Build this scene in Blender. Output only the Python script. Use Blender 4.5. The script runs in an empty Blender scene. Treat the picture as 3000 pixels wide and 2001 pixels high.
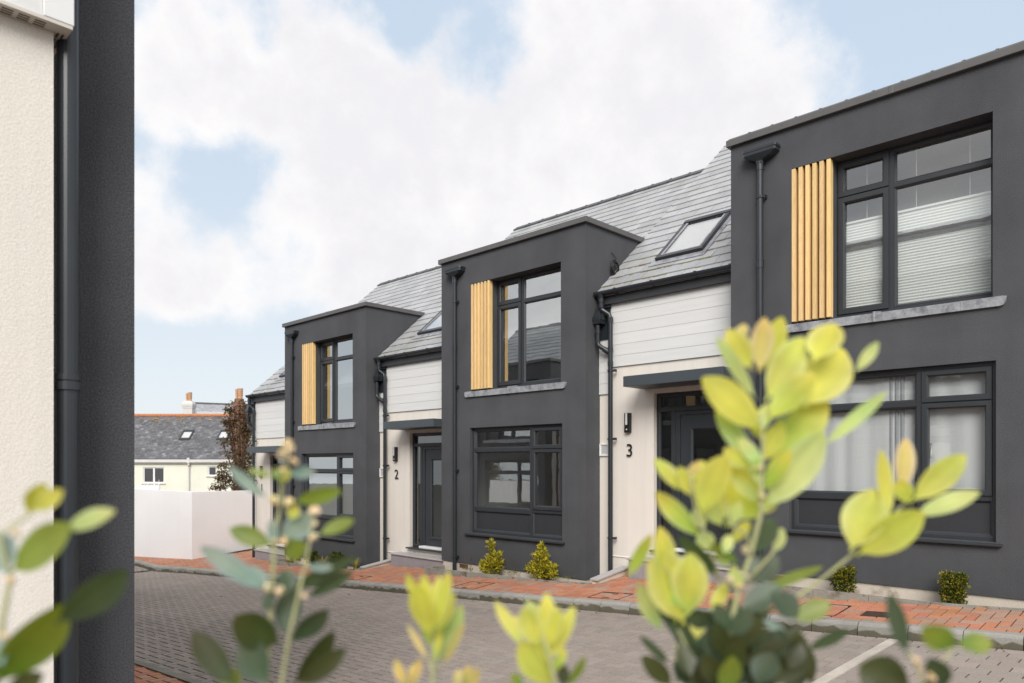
import bpy, bmesh, math, random
from mathutils import Vector, Matrix
random.seed(11)
S=bpy.context.scene
COL=S.collection
rnd=random.uniform

# ------------------------------------------------------------------ mesh helpers
class MB:
    def __init__(s): s.v=[];s.f=[];s.t=[]
    def add(s,vs,fs,tone=(1,1,1)):
        n=len(s.v); s.v.extend([tuple(p) for p in vs]); s.f.extend([tuple(i+n for i in f) for f in fs])
        s.t.extend([tone]*len(vs)); return s
    def box(s,x0,x1,y0,y1,z0,z1,tone=(1,1,1)):
        return s.add([(x0,y0,z0),(x1,y0,z0),(x1,y1,z0),(x0,y1,z0),(x0,y0,z1),(x1,y0,z1),(x1,y1,z1),(x0,y1,z1)],
            [(0,3,2,1),(4,5,6,7),(0,1,5,4),(1,2,6,5),(2,3,7,6),(3,0,4,7)],tone)
    def hexa(s,p,tone=(1,1,1)):      # 4 bottom, 4 top
        return s.add(p,[(0,3,2,1),(4,5,6,7),(0,1,5,4),(1,2,6,5),(2,3,7,6),(3,0,4,7)],tone)
    def quad(s,a,b,c,d,tone=(1,1,1)): return s.add([a,b,c,d],[(0,1,2,3)],tone)
    def prism(s,poly,y0,y1,tone=(1,1,1)):   # poly in x,z
        n=len(poly); vs=[(x,y0,z) for x,z in poly]+[(x,y1,z) for x,z in poly]
        fs=[tuple(range(n)),tuple(range(2*n-1,n-1,-1))]+[(i,n+i,n+(i+1)%n,(i+1)%n) for i in range(n)]
        return s.add(vs,fs,tone)
    def prismx(s,poly,x0,x1,tone=(1,1,1)):  # poly in y,z
        n=len(poly); vs=[(x0,y,z) for y,z in poly]+[(x1,y,z) for y,z in poly]
        fs=[tuple(range(n)),tuple(range(2*n-1,n-1,-1))]+[(i,n+i,n+(i+1)%n,(i+1)%n) for i in range(n)]
        return s.add(vs,fs,tone)
    def tube(s,pts,r,n=10,tone=(1,1,1)):
        pts=[Vector(p) for p in pts]; rs=r if isinstance(r,(list,tuple)) else [r]*len(pts)
        vs=[];fs=[]
        up=None
        for i,p in enumerate(pts):
            a=pts[max(i-1,0)]; b=pts[min(i+1,len(pts)-1)]; t=(b-a).normalized()
            if up is None: up=Vector((0,0,1)) if abs(t.z)<.9 else Vector((1,0,0))
            u=(up-t*up.dot(t)).normalized(); w=t.cross(u); up=u
            for k in range(n):
                an=2*math.pi*k/n; vs.append(p+(u*math.cos(an)+w*math.sin(an))*rs[i])
        for i in range(len(pts)-1):
            for k in range(n): fs.append((i*n+k,i*n+(k+1)%n,(i+1)*n+(k+1)%n,(i+1)*n+k))
        fs.append(tuple(range(n-1,-1,-1))); fs.append(tuple(range((len(pts)-1)*n,len(pts)*n)))
        return s.add(vs,fs,tone)
    def frame(s,x0,x1,z0,z1,w,yf,yb,c=.014,tone=(1,1,1)):
        L=[(0,yb),(0,yf),(w-c,yf),(w,yf+c),(w,yb)]; vs=[];fs=[]
        for i,y in L: vs+= [(x0+i,y,z0+i),(x1-i,y,z0+i),(x1-i,y,z1-i),(x0+i,y,z1-i)]
        for j in range(len(L)-1):
            for k in range(4): fs.append((j*4+k,j*4+(k+1)%4,(j+1)*4+(k+1)%4,(j+1)*4+k))
        return s.add(vs,fs,tone)
    def sphere(s,c,r,n=8,m=6,sc=(1,1,1),tone=(1,1,1)):
        vs=[];fs=[]
        for i in range(m+1):
            th=math.pi*i/m
            for k in range(n):
                ph=2*math.pi*k/n
                vs.append((c[0]+r*sc[0]*math.sin(th)*math.cos(ph),c[1]+r*sc[1]*math.sin(th)*math.sin(ph),c[2]+r*sc[2]*math.cos(th)))
        for i in range(m):
            for k in range(n): fs.append((i*n+k,i*n+(k+1)%n,(i+1)*n+(k+1)%n,(i+1)*n+k))
        return s.add(vs,fs,tone)
    def holes(s,x0,x1,z0,z1,hs,y):   # wall face in plane y with rectangular holes
        xs=sorted({x0,x1,*[h[0] for h in hs],*[h[1] for h in hs]}); zs=sorted({z0,z1,*[h[2] for h in hs],*[h[3] for h in hs]})
        for a,b in zip(xs,xs[1:]):
            for c,d in zip(zs,zs[1:]):
                mx,mz=(a+b)/2,(c+d)/2
                if any(h[0]<mx<h[1] and h[2]<mz<h[3] for h in hs): continue
                s.quad((a,y,c),(b,y,c),(b,y,d),(a,y,d))
        return s
    def reveal(s,h,y0,y1):
        a,b,c,d=h
        s.quad((a,y0,c),(a,y0,d),(a,y1,d),(a,y1,c)); s.quad((b,y0,d),(b,y0,c),(b,y1,c),(b,y1,d))
        s.quad((a,y0,d),(b,y0,d),(b,y1,d),(a,y1,d)); s.quad((b,y0,c),(a,y0,c),(a,y1,c),(b,y1,c)); return s
    def build(s,name,mat,parent=None,smooth=False,recalc=True,bevel=0,merge=False,kind=None):
        me=bpy.data.meshes.new(name); me.from_pydata(s.v,[],s.f)
        at=me.color_attributes.new('tone','FLOAT_COLOR','POINT')
        at.data.foreach_set('color',[c for t in s.t for c in (t[0],t[1],t[2],1.0)])
        if recalc or merge:
            bm=bmesh.new(); bm.from_mesh(me)
            if merge: bmesh.ops.remove_doubles(bm,verts=bm.verts,dist=1e-5)
            if recalc: bmesh.ops.recalc_face_normals(bm,faces=bm.faces)
            bm.to_mesh(me); bm.free()
        if smooth: me.polygons.foreach_set('use_smooth',[True]*len(me.polygons))
        me.materials.append(mat); me.update()
        o=bpy.data.objects.new(name,me); COL.objects.link(o)
        if parent: o.parent=parent
        if bevel:
            m=o.modifiers.new('Bevel','BEVEL'); m.width=bevel; m.segments=2; m.limit_method='ANGLE'; m.angle_limit=.6
        if kind: o['kind']=kind
        return o
def tag(o,label=None,cat=None,group=None,kind=None):
    if label: o['label']=label
    if cat: o['category']=cat
    if group: o['group']=group
    if kind: o['kind']=kind
    return o
def thing(name,label,cat,loc=(0,0,0),group=None):
    o=bpy.data.objects.new(name,None); o.empty_display_size=.1; COL.objects.link(o); o.location=loc
    return tag(o,label,cat,group)
def copy_tree(o,parent=None):
    c=o.copy(); COL.objects.link(c)
    if parent: c.parent=parent
    for ch in list(o.children): copy_tree(ch,c)
    return c

# ------------------------------------------------------------------ materials
def M(name,col,rough=.6,spec=.4,var=(3,.12),fine=None,bump=None,tone=False,stretch=(1,1,1),metal=0,trans=None,sheen=0,stain=None,streak=None):
    m=bpy.data.materials.new(name); m.use_nodes=True; nt=m.node_tree; N=nt.nodes; L=nt.links
    b=N['Principled BSDF']; out=N['Material Output']
    b.inputs['Roughness'].default_value=rough; b.inputs['Specular IOR Level'].default_value=spec; b.inputs['Metallic'].default_value=metal
    tc=N.new('ShaderNodeTexCoord'); mp=N.new('ShaderNodeMapping'); mp.inputs['Scale'].default_value=stretch
    L.new(tc.outputs['Object'],mp.inputs['Vector'])
    def noise(sc,det=4,ro=.55):
        n=N.new('ShaderNodeTexNoise'); n.inputs['Scale'].default_value=sc; n.inputs['Detail'].default_value=det; n.inputs['Roughness'].default_value=ro
        L.new(mp.outputs[0],n.inputs['Vector']); return n.outputs['Fac']
    def mr(src,a,b_,c=.25,d=.75):
        r=N.new('ShaderNodeMapRange'); r.inputs[1].default_value=c; r.inputs[2].default_value=d; r.inputs[3].default_value=a; r.inputs[4].default_value=b_
        L.new(src,r.inputs[0]); return r.outputs[0]
    def mul(a,bv):
        x=N.new('ShaderNodeVectorMath'); x.operation='MULTIPLY'
        if isinstance(a,tuple): x.inputs[0].default_value=a
        else: L.new(a,x.inputs[0])
        L.new(bv,x.inputs[1]); return x.outputs[0]
    c=tuple(col)
    if var: c=mul(c,mr(noise(var[0]),1-var[1],1+var[1]))
    if streak:
        m2=N.new('ShaderNodeMapping'); m2.inputs['Scale'].default_value=(9,9,.35); L.new(tc.outputs['Object'],m2.inputs['Vector'])
        n=N.new('ShaderNodeTexNoise'); n.inputs['Scale'].default_value=1; n.inputs['Detail'].default_value=6; n.inputs['Roughness'].default_value=.62; L.new(m2.outputs[0],n.inputs['Vector']); c=mul(c,mr(n.outputs['Fac'],1-streak,1+streak))
    if fine: c=mul(c,mr(noise(fine[0],2),1-fine[1],1+fine[1]))
    if tone:
        at=N.new('ShaderNodeAttribute'); at.attribute_name='tone'; c=mul(c,at.outputs['Color'])
    if stain:   # (colour, scale, threshold)
        mx=N.new('ShaderNodeMix'); mx.data_type='RGBA'
        L.new(mr(noise(stain[1],6,.65),0,1,stain[2],stain[2]+.12),mx.inputs['Factor'])
        if isinstance(c,tuple): mx.inputs['A'].default_value=(*c,1)
        else: L.new(c,mx.inputs['A'])
        mx.inputs['B'].default_value=(*stain[0],1); c=mx.outputs['Result']
    if isinstance(c,tuple): b.inputs['Base Color'].default_value=(*c,1)
    else: L.new(c,b.inputs['Base Color'])
    if bump:
        bp=N.new('ShaderNodeBump'); bp.inputs['Strength'].default_value=bump[1]; bp.inputs['Distance'].default_value=bump[2]
        L.new(noise(bump[0],bump[3] if len(bump)>3 else 3),bp.inputs['Height']); L.new(bp.outputs[0],b.inputs['Normal'])
    if trans:
        t=N.new('ShaderNodeBsdfTranslucent'); mx=N.new('ShaderNodeMixShader'); mx.inputs[0].default_value=trans[1]
        if tone:
            L.new(mul(tuple(trans[0]),at.outputs['Color']),t.inputs[0])
        else: t.inputs[0].default_value=(*trans[0],1)
        L.new(b.outputs[0],mx.inputs[1]); L.new(t.outputs[0],mx.inputs[2]); L.new(mx.outputs[0],out.inputs[0])
    return m
def glass(name,refl,tint=(.75,.78,.77),wob=.006):
    m=bpy.data.materials.new(name); m.use_nodes=True; nt=m.node_tree; N=nt.nodes; L=nt.links
    N.remove(N['Principled BSDF']); out=N['Material Output']
    tr=N.new('ShaderNodeBsdfTransparent'); tr.inputs[0].default_value=(*tint,1)
    gl=N.new('ShaderNodeBsdfGlossy'); gl.inputs['Roughness'].default_value=.004; gl.inputs[0].default_value=(.95,.97,.97,1)
    lw=N.new('ShaderNodeLayerWeight'); lw.inputs['Blend'].default_value=.5; fr=N.new('ShaderNodeMath'); fr.operation='POWER'; L.new(lw.outputs['Facing'],fr.inputs[0]); fr.inputs[1].default_value=4
    ma=N.new('ShaderNodeMath'); ma.operation='MULTIPLY_ADD'; ma.inputs[1].default_value=.8; ma.inputs[2].default_value=refl; ma.use_clamp=True
    tc=N.new('ShaderNodeTexCoord'); no=N.new('ShaderNodeTexNoise'); no.inputs['Scale'].default_value=2.2; no.inputs['Detail'].default_value=2
    bp=N.new('ShaderNodeBump'); bp.inputs['Strength'].default_value=wob; bp.inputs['Distance'].default_value=.2
    mx=N.new('ShaderNodeMixShader')
    L.new(tc.outputs['Object'],no.inputs[0]); L.new(no.outputs['Fac'],bp.inputs['Height']); L.new(bp.outputs[0],gl.inputs['Normal'])
    L.new(fr.outputs[0],ma.inputs[0]); L.new(ma.outputs[0],mx.inputs[0]); L.new(tr.outputs[0],mx.inputs[1]); L.new(gl.outputs[0],mx.inputs[2]); L.new(mx.outputs[0],out.inputs[0])
    return m
m_dark=M('dark_render',(.083,.0855,.0915),.92,.2,(1.3,.18),(150,.4),(120,.7,.008),streak=.04)
m_cream=M('cream_render',(.77,.72,.65),.9,.2,(.8,.05),(160,.1),(110,.35,.005),streak=.05)
m_plinth=M('plinth_render',(.62,.55,.46),.9,.2,(2,.1),(120,.12),(90,.3,.004),stain=((.34,.28,.2),2.2,.56))
m_clad=M('white_weatherboard',(.70,.70,.685),.6,.3,(1.5,.04),None,(3.5,.25,.004,6),tone=True,stretch=(1,14,14))
m_frame=M('anthracite_frame',(.034,.038,.043),.42,.45,(6,.08),(180,.06))
m_panel=M('dark_infill_panel',(.036,.038,.042),.5,.4,(3,.08))
m_pipe=M('anthracite_pipe',(.026,.031,.036),.3,.5,(5,.1))
m_coping=M('grey_coping',(.115,.112,.11),.5,.4,(4,.12),(60,.05))
m_fascia=M('dark_fascia',(.045,.048,.052),.5,.4,(3,.1))
m_lead=M('lead_flashing',(.30,.31,.33),.45,.5,(9,.3),(40,.18),(30,.2,.003),stain=((.16,.165,.18),6,.52))
m_wood=M('pale_timber',(.80,.58,.26),.6,.25,(3,.10),(25,.16),None,tone=True,stretch=(6,6,.35))
m_slate=M('grey_slate',(.36,.365,.37),.48,.45,(2.2,.12),(45,.12),(25,.25,.003),tone=True)
m_moss=M('moss',(.20,.19,.03),.95,.1,(30,.4))
m_ridge=M('ridge_tile',(.10,.10,.105),.7,.3,(6,.2))
m_canopy=M('canopy_metal',(.062,.075,.085),.38,.5,(2,.06))
m_soffit=M('pale_soffit',(.66,.62,.57),.6,.3)
m_black=M('black_metal',(.012,.012,.012),.4,.5,None)
m_glass=glass('window_glass',.50,(.93,.95,.94),.003)
m_glass_b=glass('clear_window_glass',.21,(.95,.97,.96),.006)
m_glass_d=glass('door_glass',.16,(.45,.47,.48))
m_sky_glass=glass('rooflight_glass',.22,(.95,.95,.95),.0)
m_room=M('room_paint',(.80,.79,.77),.9,.1,(1,.1))
m_white=M('white_plastic',(.78,.78,.77),.4,.4,(5,.03))
m_step=M('grey_step_slab',(.30,.28,.29),.7,.3,(6,.1),(120,.12),(60,.15,.002))
m_tread=M('pale_tread_slab',(.44,.42,.41),.6,.3,(5,.08),(120,.1))
m_airbrick=M('terracotta',(.27,.13,.10),.8,.2,(20,.15))
m_door=M('door_leaf',(.036,.041,.047),.4,.4,(4,.05),(200,.06),(120,.12,.001))
m_lampglass=M('lamp_diffuser',(.72,.72,.70),.35,.4,None)
# ------------------------------------------------------------------ one house of the terrace
SL=.875                                  # roof slope
def zr(y): return 3.508+SL*(y-.337)      # roof plane of a house
def window(house,x0,x1,z0,z1,yf,left,mull,rows,cas_l,handle,panels,sillspec,kindname):
    fr=MB(); fr.frame(x0,x1,z0,z1,.05,yf,yf+.07)
    return fr
def build_house():
    H=thing('terraced_house','x','house')
    # dark bay with the two openings
    up=(.80,2.90,2.50,4.40); lo=(.773,2.927,-.005,1.852)
    b=MB(); b.holes(0,3.40,-.56,4.90,[up,lo],0); b.reveal(up,0,.2); b.reveal(lo,0,.1)
    b.quad((0,0,-.56),(0,2.0,-.56),(0,2.0,4.90),(0,0,4.90)); b.quad((3.40,0,-.56),(3.40,2.0,-.56),(3.40,2.0,4.90),(3.40,0,4.90))
    b.quad((0,0,-.56),(3.40,0,-.56),(3.40,.03,-.56),(0,.03,-.56))
    b.box(.801,1.268,.10,.199,2.501,4.399)
    b.build('bay_wall',m_dark,H,recalc=False)
    p=MB(); p.box(.022,3.378,.022,.4,-1.3,-.561); p.build('plinth',m_plinth,H)
    c=MB()
    c.box(-.045,3.445,-.05,.22,4.90,4.985); c.box(-.045,.22,.221,2.0,4.90,4.985); c.box(3.18,3.445,.221,2.0,4.90,4.985)
    c.box(.2,3.2,.2,2.1,4.90,4.93)
    for x in (1.92,): c.box(x,x+.05,-.054,.224,4.898,4.989)
    c.build('coping',m_coping,H,bevel=.006)
    # cream ground-floor wall, gables and back
    w=MB(); dh=(-1.41,-.06,-.46,1.835)
    w.holes(-2.195,0,-1.4,3.3,[dh],.35); w.reveal(dh,.35,.43); w.quad((3.40,.35,-1.4),(3.605,.35,-1.4),(3.605,.35,3.3),(3.40,.35,3.3))
    w.quad((3.605,.35,-1.4),(3.605,8.6,-1.4),(3.605,8.6,3.25),(3.605,.35,3.25))
    for x in (-2.195,3.385): w.add([(x,.35,-1.4),(x,8.6,-1.4),(x,8.6,3.35),(x,4.5,7.0),(x,.35,3.35)],[(0,1,2,3,4)])
    w.quad((-2.195,8.6,-1.4),(3.605,8.6,-1.4),(3.605,8.6,3.3),(-2.195,8.6,3.3)); w.quad((3.385,.35,3.25),(3.605,.35,3.25),(3.605,8.6,3.25),(3.385,8.6,3.25))
    w.build('front_wall',m_cream,H,recalc=False)
    p=MB(); p.box(-2.19,-.02,.365,.40,-1.4,-.62); w2=p
    bc=MB(); bc.prismx([(.349,-.60),(.335,-.615),(.349,-.615)],-2.19,-.03); bc.build('render_stop',m_cream,H)
    # weatherboards
    cl=MB(); c2=MB(); z=2.285
    while z<3.25:
        zt=min(z+.172,3.262); k=rnd(.97,1.02)
        for (xa,xb,dz) in ((-2.16,-.004,0),(3.404,3.600,.006)):
            (c2 if xa>0 else cl).hexa([(xa,.325,z+dz),(xb,.325,z+dz),(xb,.349,z+dz),(xa,.349,z+dz),(xa,.329,zt+dz),(xb,.329,zt+dz),(xb,.349,zt+dz),(xa,.349,zt+dz)],(k,k,k))
        z+=.167
    cl.build('cladding',m_clad,H); c2.box(3.6005,3.6045,.312,.3485,2.288,3.25); c2.build('cladding',m_clad,H)
    # eaves
    f=MB(); f.box(-2.30,-.003,.262,.312,3.245,3.43); f.box(-2.16,-.003,.3125,.3485,3.268,3.33); f.build('fascia',m_fascia,H,bevel=.003)
    g=MB(); prof=[(.055*math.cos(a)*1.0,.055*math.sin(a)) for a in [math.pi+math.pi*k/10 for k in range(11)]]
    yc,zc=.203,3.425; pts=[(yc-.055,zc+.012)]+[(yc+a,zc+bz) for a,bz in prof]+[(yc+.055,zc+.012)]+[(yc+.05,zc+.012)]+[(yc+a*.9,zc+bz*.9) for a,bz in reversed(prof)]+[(yc-.05,zc+.012)]
    g.prismx(pts,-2.372,-.004)
    g.prismx([(yc+a*1.02,zc+bz*1.02) for a,bz in prof],-2.376,-2.366)
    gt=g.build('gutter',m_pipe,H,smooth=False)
    for x in (-1.98,-1.33,-.62,-.09):
        k=MB(); pr=[(yc-.062,zc+.02)]+[(yc+a*1.14,zc+bz*1.14) for a,bz in prof]+[(yc+.06,zc+.02)]; k.prismx(pr,x-.02,x+.02); k.build('gutter_bracket',m_pipe,gt)
    # roof
    r=MB(); r.prismx([(.24,zr(.24)-.02),(4.5,zr(4.5)-.02),(8.76,zr(.24)-.02),(8.70,zr(.24)-.16),(4.5,zr(4.5)-.17),(.30,zr(.24)-.10)],-2.385,3.385)
    r.prismx([(.6,zr(.6)-.03),(4.5,zr(4.5)-.03),(4.5,zr(4.5)-.62),(1.2,zr(1.2)-.62)],-2.398,-2.388)
    ex=.245; y=.2; row=0; cy=1/math.hypot(1,SL)
    while y<4.46:
        y2=min(y+ex*cy*1.12,4.48); off=.15 if row%2 else 0; x=-2.40-off
        while x<3.40:
            a=max(x+.003,-2.40); bx=min(x+.297,3.40)
            mid=(a+bx)/2
            if bx-a>.02 and not (0<mid<3.40 and y<1.9):
                k=rnd(.86,1.1); tn=(k*rnd(.98,1.02),k,k*rnd(.98,1.03)); j=rnd(-.003,.003); h=.021+rnd(0,.005); yj=y+rnd(-.004,.004)
                r.hexa([(a,yj,zr(yj)-.004),(bx,yj,zr(yj)-.004),(bx,y2,zr(y2)-.004),(a,y2,zr(y2)-.004),(a,yj,zr(yj)+h+j),(bx,yj,zr(yj)+h-j),(bx,y2,zr(y2)+.003),(a,y2,zr(y2)+.003)],tn); r.quad((a-.002,yj-.001,zr(yj)-.012),(bx+.002,yj-.001,zr(yj)-.012),(bx+.002,yj-.001,zr(yj)+h-.003),(a-.002,yj-.001,zr(yj)+h-.003),(.58*k,.58*k,.52*k))  # front-edge quad: shadow gap under the course, plus moss and dirt, toned in dark
            x+=.30
        y+=ex*cy; row+=1
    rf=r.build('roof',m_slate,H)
    ms=MB()
    for k in range(60):
        rw=random.choice([1,2,3,4]); xa=rnd(-2.38,-.6) if rnd(0,1)<.75 else rnd(-2.38,-.05); ya=.2+ex*cy*rw-.006; l=rnd(.03,.16)
        ms.hexa([(xa,ya-.008,zr(ya)-.002),(xa+l,ya-.008,zr(ya)-.002),(xa+l,ya,zr(ya)-.002),(xa,ya,zr(ya)-.002),(xa+.01,ya-.007,zr(ya)+.010),(xa+l-.01,ya-.007,zr(ya)+.010),(xa+l,ya,zr(ya)+.010),(xa,ya,zr(ya)+.010)])
    ms.build('moss',m_moss,rf,kind='stuff')
    rd=MB(); x=-2.41; zt=zr(4.5)+.03
    while x<3.38:
        e=min(x+.455,3.40); rd.prismx([(4.36,zt-.10),(4.5,zt),(4.64,zt-.10),(4.63,zt-.125),(4.5,zt-.03),(4.37,zt-.125)],x+.004,e-.004)
        rd.prismx([(4.352,zt-.102),(4.5,zt+.012),(4.648,zt-.102),(4.64,zt-.115),(4.5,zt-.01),(4.36,zt-.115)],e-.05,e-.006); x+=.45
    rd.build('ridge',m_ridge,rf)
    # rooflight on the slope left of the bay
    def rl(x,y,o): return (x,y-o*SL*cy,zr(y)+o*cy)
    v=MB(); xa,xb,ya,yb=-1.63,-.83,.75,1.645
    def bar(x0,x1,y0,y1,h0=-.01,h1=.085): v.hexa([rl(x0,y0,h0),rl(x1,y0,h0),rl(x1,y1,h0),rl(x0,y1,h0),rl(x0,y0,h1),rl(x1,y0,h1),rl(x1,y1,h1),rl(x0,y1,h1)])
    bar(xa,xb,ya,ya+.06,-.01,.075); bar(xa,xb,yb-.07,yb,-.01,.085); bar(xa,xa+.055,ya+.061,yb-.071,-.01,.075); bar(xb-.055,xb,ya+.061,yb-.071,-.01,.075)
    vo=v.build('roof_window',m_frame,H,bevel=.004)
    v=MB(); bar(xa+.056,xb-.056,ya+.065,yb-.075,.045,.055); v.build('pane',m_sky_glass,vo)
    v=MB(); bar(xa+.056,xa+.09,ya+.062,yb-.072,.056,.068); bar(xb-.09,xb-.056,ya+.062,yb-.072,.056,.068); bar(xa+.091,xb-.091,ya+.062,ya+.085,.056,.068); v.build('sash',m_lead,vo)
    v=MB(); bar(xa-.07,xb+.07,ya-.10,ya-.001,.012,.026); bar(xa-.07,xa-.001,ya,yb+.05,.012,.024); bar(xb+.001,xb+.07,ya,yb+.05,.012,.024); v.build('flashing',m_lead,vo)
    v=MB(); bar(xa+.09,xb-.09,ya+.08,yb-.085,.03,.036); v.build('blind',m_white,vo)
    # lower window
    yf=.067; W=MB(); W.frame(.773,2.927,-.004,1.85,.055,yf,.14)
    W.box(2.176,2.226,yf+.001,.139,.03,1.82)
    W.box(.82,2.175,yf+.002,.139,1.428,1.478); W.box(.82,2.175,yf+.002,.139,.385,.448); W.box(2.227,2.88,yf+.002,.139,.415,.465); W.box(2.227,2.88,yf+.002,.139,1.455,1.475)
    wo=W.build('window',m_frame,H)
    s=MB()
    s.frame(2.228,2.880,.468,1.452,.062,yf-.016,.12); s.frame(2.228,2.880,1.466,1.803,.06,yf-.016,.12)
    s.frame(.826,2.176,1.476,1.800,.030,yf+.008,.12,.02); s.frame(.826,2.176,.446,1.430,.030,yf+.008,.12,.02); s.frame(.826,2.176,.044,.386,.026,yf+.008,.12,.02); s.frame(2.226,2.880,.044,.414,.026,yf+.008,.12,.02)
    s.build('sash',m_frame,wo)
    q=MB()
    for (a,c_,d,e) in ((.84,2.17,1.49,1.79),(.84,2.17,.46,1.42),(2.27,2.84,.51,1.42),(2.27,2.84,1.50,1.76)): q.quad((a,yf+.035,d),(c_,yf+.035,d),(c_,yf+.035,e),(a,yf+.035,e))
    q.build('pane',m_glass,wo,recalc=False)
    q=MB(); q.box(.85,2.165,yf+.03,yf+.05,.05,.38); q.box(2.235,2.865,yf+.03,yf+.05,.05,.405); q.build('infill_panel',m_panel,wo)
    q=MB(); q.tube([(2.276,yf+.03,.95),(2.30,yf+.055,1.02),(2.30,yf+.06,.90),(2.296,yf+.06,.86)],.009,8); q.build('handle',m_white,wo,smooth=True)
    q=MB(); q.prismx([(-.055,-.045),(-.055,-.022),(.10,-.006),(.10,-.045)],.678,2.985); q.build('sill',m_frame,wo,bevel=.004)
    # upper window
    yf=.2; W=MB(); W.frame(1.272,2.899,2.53,4.399,.05,yf,.27); W.box(1.845,1.90,yf+.001,.269,2.56,4.37); W.box(1.901,2.87,yf+.002,.269,3.94,3.985); W.box(1.31,1.844,yf+.002,.269,3.955,3.975)
    wo=W.build('window',m_frame,H)
    s=MB(); s.frame(1.29,1.850,2.575,3.958,.07,yf-.016,.25); s.frame(1.29,1.850,3.972,4.375,.07,yf-.016,.25)
    s.frame(1.898,2.865,2.578,3.942,.028,yf+.008,.25,.02); s.frame(1.898,2.865,3.983,4.365,.028,yf+.008,.25,.02); s.build('sash',m_frame,wo)
    q=MB()
    for (a,c_,d,e) in ((1.34,1.81,2.63,3.91),(1.34,1.81,4.03,4.33),(1.91,2.85,2.59,3.93),(1.91,2.85,3.99,4.355)): q.quad((a,yf+.035,d),(c_,yf+.035,d),(c_,yf+.035,e),(a,yf+.035,e))
    q.build('pane',m_glass,wo,recalc=False)
    q=MB(); pr=[(.665,2.492),(.665,2.425),(.69,2.398),(2.965,2.396),(2.995,2.405),(3.015,2.435),(3.022,2.492)]
    q.prism(pr,-.032,.003); q.hexa([(.70,-.028,2.492),(3.0,-.028,2.492),(2.89,.2,2.492),(.81,.2,2.492),(.70,-.028,2.497),(3.0,-.028,2.497),(2.89,.2,2.528),(.81,.2,2.528)])
    for x in (1.74,): q.prism([(x,2.396),(x+.05,2.395),(x+.05,2.497),(x,2.497)],-.040,-.031); q.tube([(x+.025,-.04,2.395),(x+.025,-.04,2.5),(x+.025,.19,2.535)],.014,8)
    for x in (.98,2.62): q.prism([(x,2.397),(x+.012,2.397),(x+.012,2.496),(x,2.496)],-.036,-.031)
    q.build('sill_flashing',m_lead,H,bevel=.004)
    q=MB()
    for k in range(6):
        x=.802+.0838*k; t=rnd(.86,1.06); q.box(x,x+.048,.004,.085,2.532,4.396,(t*1.04,t,t*rnd(.9,1.1)))
    q.build('slat_screen',m_wood,H,bevel=.002)
    # rooms behind the glass
    q=MB()
    for (a,c_,d,e,f_,g_) in ((.12,3.28,.16,3.6,-.35,2.15),(.12,3.28,.29,3.2,2.32,4.72),(-2.1,-.03,.5,2.1,-.42,2.1)):
        q.quad((a,e,f_),(c_,e,f_),(c_,e,g_),(a,e,g_)); q.quad((a,d,f_),(a,e,f_),(a,e,g_),(a,d,g_)); q.quad((c_,d,f_),(c_,e,f_),(c_,e,g_),(c_,d,g_)); q.quad((a,d,f_),(c_,d,f_),(c_,e,f_),(a,e,f_)); q.quad((a,d,g_),(c_,d,g_),(c_,e,g_),(a,e,g_))
    q.box(.05,.7,.155,.158,-.4,2.2); q.box(2.95,3.3,.155,.158,-.4,2.2); q.box(.05,1.27,.28,.285,2.3,4.7)
    q.build('room',m_room,H,recalc=False)
    # front door set
    yd=.42; D=MB(); D.frame(-1.405,-.065,-.455,1.83,.06,yd,.50); D.box(-1.16,-1.09,yd+.001,.5,-.40,1.57); D.box(-1.36,-.11,yd-.012,.5,1.56,1.625); D.box(-1.088,-1.02,yd+.006,.5,-.40,1.56); D.box(-1.019,-.11,yd+.006,.5,1.50,1.559)
    do=D.build('door',m_frame,H,bevel=.004)
    q=MB(); gx0,gx1,gz0,gz1=-.86,-.30,-.26,1.33
    q.holes(-1.015,-.115,-.40,1.495,[(gx0,gx1,gz0,gz1)],yd+.02); q.frame(gx0-.005,gx1+.005,gz0-.005,gz1+.005,.05,yd+.006,.48,.02); q.build('door_leaf',m_door,do,recalc=False)
    q=MB()
    for (a,c_,d,e) in ((-1.345,-1.165,-.39,1.555),(-1.345,-.125,1.63,1.775),(gx0+.03,gx1-.03,gz0+.03,gz1-.03)): q.quad((a,yd+.04,d),(c_,yd+.04,d),(c_,yd+.04,e),(a,yd+.04,e))
    q.build('pane',m_glass_d,do,recalc=False)
    q=MB(); q.box(-.205,-.185,yd-.035,yd-.02,.25,.95); q.box(-.205,-.185,yd-.034,yd+.02,.30,.33); q.box(-.205,-.185,yd-.034,yd+.02,.87,.90); q.build('handle',m_white,do,bevel=.003)
    q=MB(); q.box(-1.44,-.03,.27,.47,-.485,-.456); q.build('sill',m_frame,do,bevel=.004)
    q=MB(); q.box(-1.06,-.07,.30,.45,-.4555,-.405); q.build('threshold',m_white,do,bevel=.012)
    # canopy, lamp, vent, air bricks, steps
    q=MB(); q.box(-1.57,-.006,-.19,.3495,1.90,2.05); q.build('canopy',m_canopy,H,bevel=.006)
    q=MB(); q.box(-1.893,-1.800,.285,.349,1.27,1.565); lo_=q.build('wall_lamp',m_black,H,bevel=.004)
    q=MB(); q.box(-1.862,-1.831,.268,.284,1.385,1.56); q.build('diffuser',m_lampglass,lo_,bevel=.004)
    q=MB(); q.sphere((-1.847,.283,1.315),.012); q.build('sensor',m_white,lo_,smooth=True)
    q=MB(); q.frame(3.408,3.592,1.335,1.525,.026,.325,.349,.008)
    for k in range(11): z=1.365+.0125*k; q.hexa([(3.434,.338,z),(3.566,.338,z),(3.566,.347,z+.004),(3.434,.347,z+.004),(3.434,.336,z+.004),(3.566,.336,z+.004),(3.566,.346,z+.009),(3.434,.346,z+.009)])
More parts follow.
